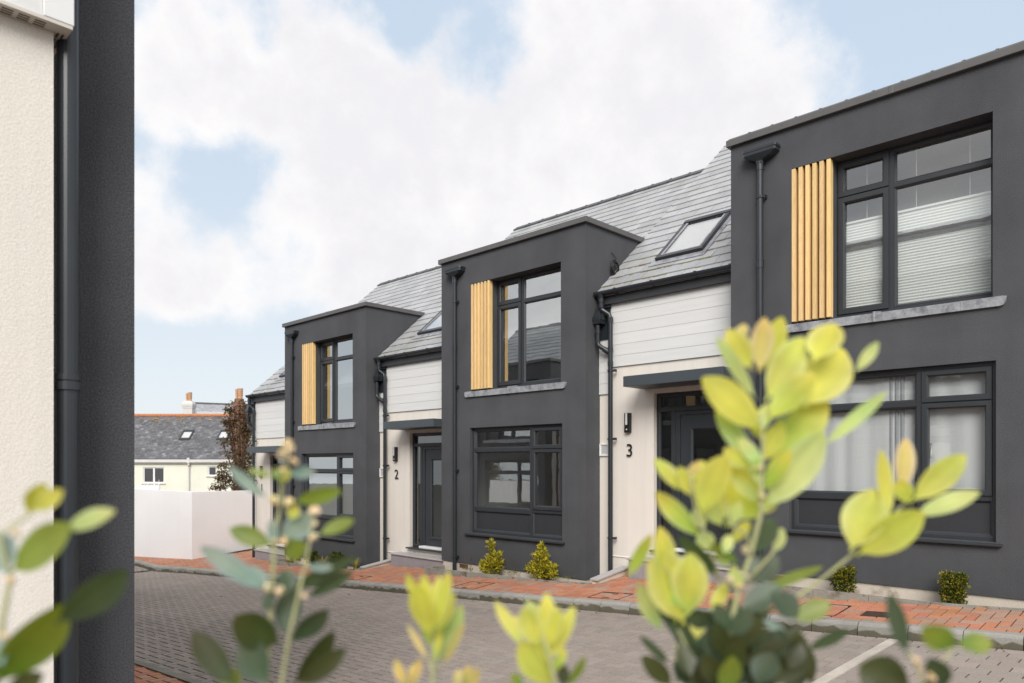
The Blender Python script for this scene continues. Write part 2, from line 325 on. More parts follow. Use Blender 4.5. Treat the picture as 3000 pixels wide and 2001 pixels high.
    q.box(3.43,3.57,.346,.3485,1.36,1.505); q.build('air_vent',m_white,H)
    for (xa,za,ya) in ((.48,-.655,.022),(2.42,-.655,.022),(-1.83,-.685,.365)):
        q=MB(); q.box(xa,xa+.225,ya-.004,ya+.02,za,za+.07)
        for i in range(8):
            for j in range(3): q.box(xa+.012+.0262*i,xa+.030+.0262*i,ya-.0055,ya-.0035,za+.009+.020*j,za+.021+.020*j,(.12,.1,.1))
        q.build('air_brick',m_airb,H,recalc=True)
    q=MB(); q.box(-2.19,-.01,.362,.41,-1.4,-.606); q.build('plinth',m_plinth,H)
    q=MB(); q.box(-1.66,-.012,.07,.361,-1.3,-.602); st=q.build('doorstep',m_step,H,bevel=.004)
    q=MB(); q.box(-1.69,-.008,.045,.361,-.6015,-.572); q.build('tread',m_tread,st,bevel=.008)
    # bay downpipe with its hopper
    def clip(par,x,y,z,wx=.07):
        k=MB(); k.tube([(x,y,z-.014),(x,y,z+.014)],.047,12); k.box(x+.03,x+wx,y-.012,y+.012,z-.012,z+.012); k.box(x+wx-.012,x+wx,y-.018,y+.05,z-.02,z+.02); k.build('pipe_bracket',m_pipe,par)
    q=MB(); x=.425; y=-.052
    q.tube([(x,y,4.60),(x,y,-.80)],.0375,14)
    for z in (4.52,3.30): q.tube([(x,y,z-.05),(x,y,z+.05)],.044,14); q.tube([(x,y,z+.04),(x,y,z+.055)],.048,14)
    dp=q.build('downpipe',m_pipe,H,smooth=False)
    q=MB(); ring=[]
    secs=[(.225,.665,-.145,-.004,4.735),(.225,.665,-.145,-.004,4.705),(.235,.655,-.14,-.004,4.70),(.235,.655,-.138,-.004,4.665),(.30,.58,-.115,-.004,4.615),(.375,.475,-.098,-.006,4.585),(.38,.47,-.094,-.01,4.55)]
    vs=[];fs=[]
    for (a,c_,d,e,z) in secs: vs+=[(a,d+.02,z),(a+.02,d,z),(c_-.02,d,z),(c_,d+.02,z),(c_,e,z),(a,e,z)]
    for i in range(len(secs)-1):
        for k in range(6): fs.append((i*6+k,i*6+(k+1)%6,i*6+6+(k+1)%6,i*6+6+k))
    fs+=[(0,1,2,3,4,5),tuple(range(len(secs)*6-6,len(secs)*6))]
    q.add(vs,fs); q.box(.40,.52,-.08,-.004,4.7355,4.765); q.build('hopper',m_pipe,dp)
    for z in (4.155-.02,2.611,1.097,-.457): clip(dp,x,y,z)
    # eaves downpipe at the party line with the small hopper from the bay roof
    q=MB(); x=-2.13; y=.262
    q.tube([(-2.26,.203,3.40),(-2.26,.203,3.22),(-2.25,.21,3.16),(-2.15,.255,3.08),(x,y,3.02),(x,y,-.86)],.036,14)
    for (px,py,z) in ((-2.26,.203,3.30),(-2.26,.203,3.22)): q.tube([(px,py,z-.03),(px,py,z+.03)],.043,14)
    q.tube([(-2.26,.203,3.40),(-2.26,.203,3.34)],[.055,.040],14)
    for z in (3.0,2.55,2.33): q.tube([(x,y,z-.035),(x,y,z+.035)],.043,14)
    dp=q.build('downpipe',m_pipe,H)
    for z in (2.22,1.18,-.33): clip(dp,x,y,z,.085)
    if True:
        q=MB(); q.tube([(-2.325,.20,2.93),(-2.325,.20,2.66),(-2.31,.205,2.62),(-2.15,.255,2.50)],.036,14); q.tube([(-2.325,.20,2.86),(-2.325,.20,2.80)],.043,14); q.tube([(-2.23,.23,2.558),(-2.17,.25,2.515)],.043,14)
        q.box(-2.392,-2.235,.15,.30,3.01,3.055); q.hexa([(-2.38,.16,3.01-.06),(-2.25,.16,2.95),(-2.25,.28,2.95),(-2.38,.28,2.95),(-2.39,.152,3.0095),(-2.24,.152,3.0095),(-2.24,.298,3.0095),(-2.39,.298,3.0095)])
        q.hexa([(-2.39,.16,3.056),(-2.25,.16,3.056),(-2.25,.29,3.056),(-2.39,.29,3.056),(-2.395,.23,3.20),(-2.30,.23,3.20),(-2.30,.29,3.20),(-2.395,.29,3.20)])
        q.box(-2.395,-2.19,.31,.348,2.72,3.36); q.box(-2.36,-2.16,.285,.309,3.2,3.40)
        q.build('drain_hopper',m_pipe,dp)
    return H
def mirror_copy(o,parent=None,skip=()):
    """the same house facing the other way across the street (its left-right order kept)"""
    if o.name.split('.')[0] in skip: return None
    c=o.copy()
    if o.data:
        me=o.data.copy(); me.transform(Matrix.Scale(-1,4,(0,1,0))); me.flip_normals(); c.data=me
    COL.objects.link(c)
    if parent: c.parent=parent
    for ch in list(o.children): mirror_copy(ch,c,skip)
    return c
m_airb=M('terracotta_vent',(.27,.13,.10),.8,.2,(20,.15),tone=True)
house=build_house()
HX=[-16.262,-10.440,-4.640]; HZ=[-1.598,-1.200,-.787]
LAB=['most distant dark grey house, numbered 1, at the far end beside the white garden wall',
     'middle dark grey house, numbered 2, whose lower window shows a white window handle',
     'nearest dark grey house, numbered 3, with a pleated blind upstairs and white curtains below']
near=[]
for k,(ox,lab) in enumerate(((-6.733,'house at the left edge with cream gable wall, white boxed cladding and dark bay side'),
        (-12.543,'dark grey house behind the near left one on its side of the street'),(-18.353,'dark grey house with white shutters on the left side of the street'))):
    c=mirror_copy(house) if k==0 else copy_tree(near[0])
    if k==0:
        for ch in list(c.children):
            if (ch.name.startswith(('air_vent','cladding')) and max(v.co.x for v in ch.data.vertices)>3.3) or ch.name.startswith('slat_screen'): bpy.data.objects.remove(ch)
    c.location=(ox,1.109,-.94-.38*k); tag(c,lab,'house','houses on the near side of the street'); near.append(c)
far=[]; nums=[]
for k in range(3):
    o=house if k==1 else copy_tree(house)
    o.location=(HX[k],8.8,HZ[k]); tag(o,LAB[k],'house','row of grey houses across the street'); far.append(o)
    cu=bpy.data.curves.new('n','FONT'); cu.body=str(k+1); cu.size=.272; cu.extrude=.004; cu.resolution_u=6; cu.align_x='CENTER'
    tmp=bpy.data.objects.new('n',cu); COL.objects.link(tmp); dg=bpy.context.evaluated_depsgraph_get()
    me=bpy.data.meshes.new_from_object(tmp.evaluated_get(dg)); bpy.data.objects.remove(tmp); 
    me.materials.clear(); me.materials.append(m_black); me.transform(Matrix.Translation((-1.828,.332,.912))@Matrix.Rotation(math.pi/2,4,'X'))
    n=bpy.data.objects.new('house_number',me); COL.objects.link(n); nums.append((n,o))
for n,o in nums: n.parent=o
for w in far[2].children:           # the nearest house has clearer glass
    if w.name.startswith('window'):
        for ch in w.children:
            if ch.name.startswith('pane'): ch.data=ch.data.copy(); ch.data.materials[0]=m_glass_b
# extra parts of the left-edge house: boxed cladding round the gable end, its soffit and corner downpipe
G=near[0]
def GX(x): return x+6.733
def GY(y): return y-1.109
def GZ(z): return z+.94
q=MB(); zb=GZ(1.62); z=zb
q2=MB()
xw=3.605; xo=xw+.066
while z<4.2:
    q.hexa([(xw+.001,-.40,z),(xo,-.40,z),(xo,-7.5,z),(xw+.001,-7.5,z),(xw+.001,-.40,z+.165),(xo-.010,-.40,z+.165),(xo-.010,-7.5,z+.165),(xw+.001,-7.5,z+.165)]); z+=.165
q.build('gable_cladding',m_clad,G)
q=MB(); q.box(xo-.095,xo+.006,-.399,-.300,zb+.0,4.2); q.build('corner_trim',m_white,G,bevel=.003)
q=MB(); q.box(xw+.0005,xo+.004,-7.5,-.305,zb-.014,zb-.001); q.box(3.402,xw,-.349,-.305,zb-.014,zb-.001)
for k in range(80):
    for j in range(3): q.box(xw+.012+.016*j,xw+.018+.016*j,-.42-.05*k,-.385-.05*k,zb-.0155,zb-.0135,(.12,.1,.08))
for k in range(4):
    for j in range(2): q.box(3.43+.05*k,3.465+.05*k,-.34+.016*j,-.334+.016*j,zb-.0155,zb-.0135,(.12,.1,.08))
m_soft=M('soffit_strip',(.62,.58,.52),.6,.3,(5,.08),tone=True)
q.build('soffit',m_soft,G)
q=MB(); q.tube([(3.555,-.29,-.75),(3.555,-.29,4.4)],.0375,20); q.tube([(3.555,-.29,1.225),(3.555,-.29,1.255)],.046,20); q.tube([(3.555,-.29,1.262),(3.555,-.29,1.285)],.043,20); q.build('downpipe',m_pipe,G,smooth=False)
# ------------------------------------------------------------------ ground, paving, kerbs
def fx(X): return X if X>-20.7 else -20.7+(X+20.7)*.1
def zp(X,Y): return -1.735+.066*(fx(X)+7.04)+.085*(Y-8.5)
def zroad(X,Y): return -1.92+.066*(fx(X)+7.04)+.02*(Y-8.5)
def znear(X,Y): return zroad(X,2.75)+.035+.02*(2.75-Y)
m_red=M('red_paver',(.46,.205,.125),.85,.2,(1.2,.10),(140,.18),(90,.25,.002),tone=True)
m_grey=M('grey_paver',(.315,.272,.24),.85,.25,(.5,.10),(140,.2),(90,.3,.002),tone=True,stain=((.17,.15,.135),1.1,.64))
m_joint=M('paving_joint',(.035,.03,.026),.95,.1,(30,.4))
m_concrete=M('kerb_concrete',(.28,.27,.245),.85,.2,(3,.14),(90,.15),(50,.3,.003),tone=True,stain=((.15,.14,.115),3.5,.60))
m_edge=M('edging_concrete',(.30,.28,.24),.9,.2,(4,.2),(90,.15),(50,.3,.003),stain=((.15,.135,.10),5,.52))
m_soil=M('soil',(.075,.055,.04),.95,.1,(8,.4),(60,.3),(40,.8,.01))
m_ground=M('ground',(.12,.115,.10),.95,.1,(.3,.2))
m_whitewall=M('white_render',(.81,.80,.795),.9,.2,(1,.03),(140,.05),(110,.3,.004),stain=((.76,.72,.68),1.1,.66),streak=.012)
# underlying ground to the horizon
g=MB(); xs=[-160,-90,-50,-35,-28,-24,-20.7,-18,-14,-10,-6,-2,2,6,20,60,120]; ys=[-120,-50,-15,-6,0,3,7.3,9,12,16,25,50,120]
for i,X in enumerate(xs):
    for j,Y in enumerate(ys): g.v.append((X,Y,zroad(max(min(X,8),-28),Y if Y<7.5 else 7.5)-.06-(.5 if Y>8 else 0)-(.4 if Y>14 else 0))); g.t.append((1,1,1))
for i in range(len(xs)-1):
    for j in range(len(ys)-1): a=i*len(ys)+j; g.f.append((a,a+len(ys),a+len(ys)+1,a+1))
g.build('ground',m_ground,kind='structure')
def sheet(x0,x1,y0,y1,zf,dz,nx=24):
    q=MB()
    for i in range(nx):
        a=x0+(x1-x0)*i/nx; b=x0+(x1-x0)*(i+1)/nx
        q.quad((a,y0,zf(a,y0)+dz),(b,y0,zf(b,y0)+dz),(b,y1,zf(b,y1)+dz),(a,y1,zf(a,y1)+dz))
    return q
def paver(q,x0,x1,y0,y1,zf,tn,gap=.0045,ch=.006):
    if x1-x0<.02 or y1-y0<.02: return
    j=[rnd(-.0015,.0015) for _ in range(4)]; n=len(q.v); a,b,c,d=x0+gap,x1-gap,y0+gap,y1-gap
    for (X,Y) in ((a,c),(b,c),(b,d),(a,d)): q.v.append((X,Y,zf(X,Y)-.016)); q.t.append(tn)
    for k,(X,Y) in enumerate(((a+ch,c+ch),(b-ch,c+ch),(b-ch,d-ch),(a+ch,d-ch))): q.v.append((X,Y,zf(X,Y)+j[k])); q.t.append(tn)
    q.f+= [(n+4,n+5,n+6,n+7),(n,n+1,n+5,n+4),(n+1,n+2,n+6,n+5),(n+2,n+3,n+7,n+6),(n+3,n,n+4,n+7)]
def herring(x0,x1,y0,y1,zf,tone,skip=None,u=.1):
    q=MB(); ox,oy=x0,y0
    for i in range(-2,int((x1-x0)/u)+2):
        for j in range(-2,int((y1-y0)/u)+2):
            k=(i-j)%4
            if k==0: r=(ox+i*u,ox+(i+2)*u,oy+j*u,oy+(j+1)*u)
            elif k==3: r=(ox+i*u,ox+(i+1)*u,oy+j*u,oy+(j+2)*u)
            else: continue
            r=(max(r[0],x0),min(r[1],x1),max(r[2],y0),min(r[3],y1))
            if r[1]<=r[0] or r[3]<=r[2]: continue
            if skip and skip((r[0]+r[1])/2,(r[2]+r[3])/2): continue
            paver(q,*r,zf,tone())
    return q
def tred():
    if rnd(0,1)<.24: k=rnd(.9,1.1); return (.84*k,1.2*k,1.45*k)
    k=rnd(.9,1.1); return (k,k*rnd(.92,1.1),k*rnd(.92,1.1))
def tgrey(): k=rnd(.91,1.08); return (k*rnd(.98,1.03),k,k*rnd(.97,1.02))
def inhouse(X,Y):
    if Y<8.37: return False
    for hx in HX:
        if hx+.03<X<hx+3.9 : return True
        if hx-1.66<X<=hx+.03 and Y>8.87: return True
    return Y>9.15 and X>-18.46
pv=herring(-28,2.5,7.53,9.15,zp,tred,inhouse); q2=herring(-28,-18.4,9.15,13.8,zp,tred)
n=len(pv.v); pv.v+=q2.v; pv.t+=q2.t; pv.f+=[tuple(i+n for i in f) for f in q2.f]
pv.build('pavement',m_red,recalc=False,kind='structure')
q=MB(); ex_=sorted({-28,-18.4,2.5,*[hx+v for hx in HX for v in (.03,3.9,-1.66)],*[-28+i*1.25 for i in range(25)]}); ex_=[e for e in ex_ if e<=2.5]
for a,b in zip(ex_,ex_[1:]):
    for c,d in ((7.5,8.38),(8.38,8.87),(8.87,9.16)):
        if b-a>.001 and not inhouse((a+b)/2,(c+d)/2): q.quad((a,c,zp(a,c)-.013),(b,c,zp(b,c)-.013),(b,d,zp(b,d)-.013),(a,d,zp(a,d)-.013))
s2=sheet(-28,-18.4,9.16,13.8,zp,-.013,6); n=len(q.v); q.v+=s2.v; q.t+=s2.t; q.f+=[tuple(i+n for i in f) for f in s2.f]
q.build('pavement_bed',m_joint,recalc=False,kind='structure')
strip=lambda X,Y: -2.315<X<-2.195
rd=herring(-28,-2.3,2.84,7.40,zroad,tgrey)
X=-2.2
y=2.84; r=0
while y<7.39:
    h=.165; x=-2.2-(.11 if r%2 else 0)
    while x<3: 
        w=.22; paver(rd,max(x,-2.2),x+w,y,min(y+h,7.40),zroad,tgrey(),.005,.006); x+=w
    y+=h; r+=1
rd.build('road',m_grey,recalc=False,kind='structure')
sheet(-28,3,2.8,7.42,zroad,-.014).build('road_bed',m_joint,recalc=False,kind='structure')
q=MB(); y=2.85
while y<7.3: e=min(y+.6,7.39); paver(q,-2.298,-2.202,y,e,lambda X,Y: zroad(X,Y)+.002,(1.15,1.12,1.08),.003,.004); y=e
m_strip=M('pale_setts',(.44,.41,.37),.85,.2,(3,.15),(100,.15),None,tone=True); q.build('bay_marking',m_strip,recalc=False,kind='structure')
npv=herring(-26,-2.7,1.2,2.72,znear,tred); npv.build('near_pavement',m_red,recalc=False,kind='structure')
sheet(-26,-2.7,.7,2.74,znear,-.013).build('near_pavement_bed',m_joint,recalc=False,kind='structure')
# kerbs: laid stone by stone
kb=MB(); x=-27.5
def ky(X):
    return 7.40-.11*math.exp(-((X+20.1)/1.1)**2)
while x<2.4:
    l=.445; a,b=x+.004,x+l-.004; t=rnd(.9,1.1); dz=rnd(-.004,.004)
    NS=6; hm=rnd(.025,.065)
    n=len(kb.v)
    for i in range(NS+1):
        X=a+(b-a)*i/NS; y=ky(X); zt=zp(X,7.53)+.004+dz; zb=zroad(X,7.4)-.05; zm=zroad(X,7.4)+max(.006,hm+rnd(-.02,.03))
        zm=min(zm,zt-.055)
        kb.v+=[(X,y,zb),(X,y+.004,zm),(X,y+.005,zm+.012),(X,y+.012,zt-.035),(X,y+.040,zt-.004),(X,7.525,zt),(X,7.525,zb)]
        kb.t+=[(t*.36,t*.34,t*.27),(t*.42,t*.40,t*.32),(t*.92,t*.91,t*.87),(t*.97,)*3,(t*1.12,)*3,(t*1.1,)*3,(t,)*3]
    for i in range(NS):
        for k in range(6): m=n+i*7+k; kb.f.append((m,m+7,m+8,m+1))
    m=n+NS*7; kb.f+=[tuple(n+6-k for k in range(7)),tuple(m+k for k in range(7))]
    x+=l
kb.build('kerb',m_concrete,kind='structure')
nk=MB(); x=-26
while x<2:
    t=rnd(.7,.9); a,b=x+.003,x+.91
    nk.hexa([(a,2.725,zroad(a,2.8)-.1),(b,2.725,zroad(b,2.8)-.1),(b,2.85,zroad(b,2.8)-.1),(a,2.85,zroad(a,2.8)-.1),(a,2.725,znear(a,2.75)+.004),(b,2.725,znear(b,2.75)+.004),(b,2.85,zroad(b,2.85)+.012),(a,2.85,zroad(a,2.85)+.012)],(t,t*.98,t*.88)); x+=.915
nk.build('near_kerb',m_concrete,kind='structure')
# planting bed the photographer stands behind
q=MB(); nx=12; ny=8
for i in range(nx+1):
    for j in range(ny+1):
        X=-2.65+i*5/nx; Y=-2+j*4.6/ny; q.v.append((X,Y,zroad(X,2.75)+.10+rnd(-.02,.02)-(.08 if j==ny else 0))); q.t.append((1,1,1))
for i in range(nx):
    for j in range(ny): a=i*(ny+1)+j; q.f.append((a,a+ny+1,a+ny+2,a+1))
q.build('planting_bed',m_soil,recalc=False,kind='structure')
# recessed cover frames and drain cover in the red paving
def cover(x,y,sx,sy,label):
    q=MB(); t=.012
    zf=lambda X,Y: zp(X,Y)+.0035
    for (a,b,c,d) in ((x,x+sx,y,y+t),(x,x+sx,y+sy-t,y+sy),(x,x+t,y+t,y+sy-t),(x+sx-t,x+sx,y+t,y+sy-t),(x+sx*.4,x+sx*.4+.10,y+.06,y+.085),(x+sx*.4,x+sx*.4+.10,y+sy-.085,y+sy-.06)):
        q.hexa([(a,c,zf(a,c)-.02),(b,c,zf(b,c)-.02),(b,d,zf(b,d)-.02),(a,d,zf(a,d)-.02),(a,c,zf(a,c)),(b,c,zf(b,c)),(b,d,zf(b,d)),(a,d,zf(a,d))])
    tag(q.build('access_cover',m_black),label,'drain cover','recessed covers in the red paving')
# worn dark spots and wheel marks in the road are in its paving material; a few sunk drains
cover(-8.78,7.56,.55,.47,'thin recessed cover frame in red paving before the yellow shrubs of house 2')
cover(-6.06,7.60,.50,.35,'thin recessed cover frame in red paving nearest the door of house 3')
cover(-3.37,7.60,.50,.48,'thin recessed cover frame in red paving under the bay of house 3')
cover(-11.85,7.56,.47,.36,'thin recessed cover frame in red paving nearest the door of house 2')
q=MB(); z=lambda X,Y: zp(X,Y)+.005
q.hexa([(a,b,z(a,b)-.02) for a,b in ((-2.66,7.70),(-2.40,7.70),(-2.40,7.90),(-2.66,7.90))]+[(a,b,z(a,b)) for a,b in ((-2.66,7.70),(-2.40,7.70),(-2.40,7.90),(-2.66,7.90))])
m_rust=M('brown_iron',(.06,.04,.03),.7,.3,(20,.3)); tag(q.build('drain_cover',m_rust),'small solid dark brown drain cover in the red paving','drain cover')
# planter edging, gravel and low side wall in front of each bay
WH=['1','2','3']; PLN=['the far dark house','the middle dark house','the nearest dark house']
for k in range(3):
    hx,hz=HX[k],HZ[k]; q=MB(); yo=8.36
    zt=lambda X: hz+(-.655+.03*(X-hx)) if k<2 else hz-.633+.004*(X-hx)
    x=hx+.04
    while x<hx+3.82:
        a,b=x+.002,min(x+.598,hx+3.85); q.hexa([(a,yo,zp(a,yo)-.2),(b,yo,zp(b,yo)-.2),(b,yo+.055,zp(b,yo)-.2),(a,yo+.055,zp(a,yo)-.2),(a,yo+.006,max(zt(a),zp(a,yo)+.008)),(b,yo+.006,max(zt(b),zp(b,yo)+.008)),(b,yo+.049,max(zt(b),zp(b,yo)+.008)),(a,yo+.049,max(zt(a),zp(a,yo)+.008))]); x+=.6
    a=hx+.04; q.hexa([(a,yo+.057,zt(a)-.3),(a+.055,yo+.057,zt(a)-.3),(a+.055,8.79,zt(a)-.3),(a,8.79,zt(a)-.3),(a,yo+.057,zt(a)),(a+.055,yo+.057,zt(a)),(a+.055,8.79,zt(a)+.005),(a,8.79,zt(a)+.005)])
    tag(q.build('planter_edging',m_edge),'weathered concrete edging of the narrow planter along '+PLN[k],'edging','concrete planter edgings')
    q=MB(); N=14
    for i in range(N):
        a=hx+.10+3.7*i/N; b=hx+.10+3.7*(i+1)/N; q.quad((a,8.41,zt(a)-.14),(b,8.41,zt(b)-.14),(b,8.83,zt(b)-.2),(a,8.83,zt(a)-.2))
    q.build('planter_soil',m_soil,recalc=False,kind='structure')
    q=MB()
    for i in range(70):
        X=hx+(rnd(.12,.38) if i<45 else rnd(1.5,3.4)); r=rnd(.008,.017); q.sphere((X,rnd(8.44,8.75),zt(X)-.13),r,6,4,(1,1.2,.7))
    m_peb=bpy.data.materials.get('white_pebble') or M('white_pebble',(.62,.60,.56),.7,.3,(10,.2))
    q.build('gravel',m_peb,smooth=True,kind='stuff')
    wx=hx+3.86; q=MB(); p=[]
    q.hexa([(wx,8.37,hz-1),(wx+.10,8.37,hz-1),(wx+.10,9.145,hz-1),(wx,9.145,hz-1),(wx,8.37,hz-.535+.07),(wx+.10,8.37,hz-.535+.07),(wx+.10,9.145,hz-.36),(wx,9.145,hz-.36)])
    w=thing('low_wall','short low wall with pale sloping cap between planter and door paving right of '+PLN[k],'wall',(0,0,0),'low capped side walls'); q.build('wall_face',m_plinth,w)
    q=MB(); q.hexa([(wx-.02,8.345,hz-.464),(wx+.12,8.345,hz-.464),(wx+.12,9.146,hz-.358),(wx-.02,9.146,hz-.358),(wx-.02,8.345,hz-.436),(wx+.12,8.345,hz-.436),(wx+.12,9.146,hz-.33),(wx-.02,9.146,hz-.33)]); q.build('cap',m_tread,w,bevel=.005)
# white garden wall at the end of the street
q=MB(); t=.22
A=(-20.75,8.41);B=(-23.6,7.64);Cc=(-27.5,7.3)
def seg(p0,p1,z0,z1,zb=-3.6,side=1):
    dx,dy=p1[0]-p0[0],p1[1]-p0[1]; L=math.hypot(dx,dy); nx,ny=-dy/L*t*side,dx/L*t*side
    q.hexa([(p0[0],p0[1],zb),(p1[0],p1[1],zb),(p1[0]+nx,p1[1]+ny,zb),(p0[0]+nx,p0[1]+ny,zb),(p0[0],p0[1],z0),(p1[0],p1[1],z1),(p1[0]+nx,p1[1]+ny,z1),(p0[0]+nx,p0[1]+ny,z0)])
q.hexa([(A[0],A[1],-3.6),(A[0],13.5,-3.6),(A[0]-t,13.5,-3.6),(A[0]-t,A[1],-3.6),(A[0],A[1],-.765),(A[0],13.5,-.765),(A[0]-t,13.5,-.765),(A[0]-t,A[1],-.765)])
seg((A[0]-.001,A[1]+.001),B,-.768,-.712,side=-1); seg(B,Cc,-.715,-.65,side=-1)
tag(q.build('garden_wall',m_whitewall,recalc=True),'plain white rendered garden wall with a sharp corner closing the street','wall')
# black cable coil on the return of house 2
q=MB()
for k in range(7):
    cx,cz=rnd(-.02,.02),rnd(-.02,.02); pts=[]; r=rnd(.075,.105)
    for i in range(25):
        a=2*math.pi*i/24+k; pts.append((-7.0+rnd(-.004,.004)+.006*k,9.46+cx+r*math.cos(a),3.13+cz+1.3*r*math.sin(a)))
    q.tube(pts,.008,6)
q.tube([(-7.01,9.50,3.20),(-7.0,9.52,3.28),(-7.01,9.47,3.34),(-7.035,9.44,3.37)],.007,6)
tag(q.build('cable_coil',m_black,smooth=True),'coil of black cable hung on the bay side wall beside the roof','cable')
# blinds, curtains and oddments inside the windows
m_blind=M('pleated_blind',(.92,.94,.91),.8,.1,None,trans=((.8,.82,.8),.12)); m_sheer=M('sheer_curtain',(.88,.89,.90),.9,.1,None,trans=((.8,.82,.83),.14)); m_gblind=M('roller_blind',(.50,.50,.51),.8,.2,(2,.03))
m_cord=M('cord',(.8,.8,.8),.6,.2,None)
hx,hz=HX[2],HZ[2]
def blind(x0,x1,label):
    t=thing('pleated_blind',label,'blind',(hx,8.8,hz),'pleated blinds'); q=MB(); z=2.60; n=0; rows=[]
    while z<=3.66: rows.append((.30+(.0032 if n%2 else -.0032),z)); z+=.0165; n+=1
    for (ya,za),(yb,zb_) in zip(rows,rows[1:]): q.quad((x0,ya,za),(x1,ya,za),(x1,yb,zb_),(x0,yb,zb_))
    q.build('pleats',m_blind,t,recalc=False)
    q=MB(); q.box(x0,x1,.285,.315,3.66,3.685); q.box(x0,x1,.285,.315,4.37,4.39); q.build('rail',m_blind,t)
    q=MB()
    for f in ((.2,.75) if x1-x0>.6 else (.5,)): X=x0+(x1-x0)*f; q.tube([(X,.30,3.68),(X,.30,4.38)],.0022,5)
    q.build('cord',m_cord,t)
blind(1.33,1.825,'half lowered white pleated blind in the narrow left casement upstairs'); blind(1.915,2.87,'half lowered white pleated blind filling the wide upstairs window')
def curtain(hx,hz,x0,x1,z0,z1,y,label,mat,amp=.02,wl=.11):
    q=MB(); N=int((x1-x0)/.012); ph=rnd(0,6); R=[]
    for i in range(N+1):
        x=x0+(x1-x0)*i/N; R.append((x,y+amp*math.sin(2*math.pi*x/wl+ph+1.5*math.sin(x*5))+.12*amp*math.sin(x*47)))
    for (xa,ya),(xb,yb) in zip(R,R[1:]): q.quad((xa,ya,z0),(xb,yb,z0),(xb,yb,z1),(xa,ya,z1))
    o=q.build('curtain',mat,smooth=True,recalc=False,merge=True); o.location=(hx,8.8,hz); return tag(o,label,'curtain','sheer curtains')
curtain(hx,hz,.84,1.93,.40,1.82,.175,'white sheer curtain on the left half of the nearest lower window',m_sheer,.009,.31)
curtain(hx,hz,1.96,2.86,.40,1.82,.18,'white sheer curtain on the right half of the nearest lower window',m_sheer,.008,.37)
m_gauze=M('grey_curtain',(.42,.43,.45),.9,.1,(3,.05)); curtain(hx,hz,1.86,2.02,.40,1.82,.165,'narrow grey gathered curtain edge between the white sheers',m_gauze,.02,.055)
q=MB(); m_brown=M('brown_wood',(.20,.09,.045),.5,.3,(8,.2),stretch=(1,8,8))
f=MB(); f.frame(0,.18,0,.24,.025,0,.014,.003); fo=f.build('picture_frame',m_brown); fo.location=(hx+1.0,8.96,hz+.445); fo.rotation_euler=(-.3,.2,.35); tag(fo,'small brown wooden frame leaning inside the nearest lower window','picture frame')
q=MB(); q.box(.83,2.17,.19,.20,.42,1.36); q.box(2.24,2.86,.19,.20,.42,1.36); q.box(.83,2.86,.185,.205,.42,.445); o=q.build('roller_blind',m_gblind); o.location=(HX[0],8.8,HZ[0]); tag(o,'plain grey blind covering the lower window of the far dark house','blind')
# plantation shutters in the opposite house (seen mirrored in the window of house 2)
sx,sz=-18.353,-.94-.76; t=thing('window_shutter','white slatted shutters in the opposite house, mirrored in the glass of house 2','shutter',(sx,1.109,sz))
for (a,b) in ((.86,1.29),(1.30,1.73),(1.74,2.17),(2.27,2.82)):
    q=MB(); q.frame(a,b,.44,1.80,.05,-.22,-.19,.003); z=.50
    q2=MB()
    while z<1.74: q2.hexa([(a+.051,-.225,z),(b-.051,-.225,z),(b-.051,-.185,z+.02),(a+.051,-.185,z+.02),(a+.051,-.225,z+.006),(b-.051,-.225,z+.006),(b-.051,-.185,z+.026),(a+.051,-.185,z+.026)]); z+=.042
    pnl=q.build('shutter_panel',m_white,t); q2.build('louvres',m_white,pnl)

# ------------------------------------------------------------------ what stands beyond the garden wall
cA=math.radians(45.606); FW=(-math.cos(cA),math.sin(cA)); RT=(math.sin(cA),math.cos(cA))
def at(x,y,Z):                       # a point Z metres ahead
    t=(x-1500)/2152.04; return Vector(((FW[0]+t*RT[0])*Z,(FW[1]+t*RT[1])*Z,(1361.5-y)/2152.04*Z))
Rv=Vector((RT[0],RT[1],0)); Fv=Vector((FW[0],FW[1],0)); UP=Vector((0,0,1))
def local(o): # place an object whose x runs right and y runs away from the street end
    o.matrix_world=Matrix(((Rv.x,Fv.x,0,o['px']),(Rv.y,Fv.y,0,o['py']),(0,0,1,o['pz']),(0,0,0,1)))
def placed(name,label,cat,x,y,Z,group=None):
    t=thing(name,label,cat,(0,0,0),group); p=at(x,y,Z); t.location=p; t.rotation_euler=(0,0,math.atan2(Rv.y,Rv.x)); return t
m_oldslate=M('old_slate',(.125,.125,.13),.7,.3,(1.6,.2),None,(30,.2,.004),tone=True,stain=((.19,.185,.18),9,.56))
m_lime=M('pale_green_render',(.74,.74,.63),.9,.2,(.8,.06),None,None,stain=((.60,.56,.42),1.2,.62))
m_terra=M('terracotta_ridge',(.46,.19,.09),.8,.2,(6,.2),stain=((.55,.30,.05),10,.6)); m_pale=M('pale_masonry',(.62,.60,.58),.9,.2,(2,.08)); m_pot=M('clay_pot',(.55,.33,.20),.8,.2,(6,.15)); m_brick=M('old_red_brick',(.21,.11,.08),.9,.2,(8,.25)); m_dglass=glass('far_glass',.12,(.25,.26,.27),.0); m_lightslate=M('pale_slate',(.33,.34,.36),.6,.4,(3,.15),tone=True)
B=placed('cottage','pale green cottage with old dark slate roof and two rooflights beyond the white wall','house',395,1343,40)
u=40/2152.04
q=MB(); wn=[((x0-395)*u,(x1-395)*u,(1343-y1)*u,(1343-y0)*u) for x0,y0,x1,y1 in ((419,1369,481,1415),(609,1366,634,1394))]
q.holes(-6,5.6,-4,-.05,wn,0)
for h in wn: q.reveal(h,0,.12)
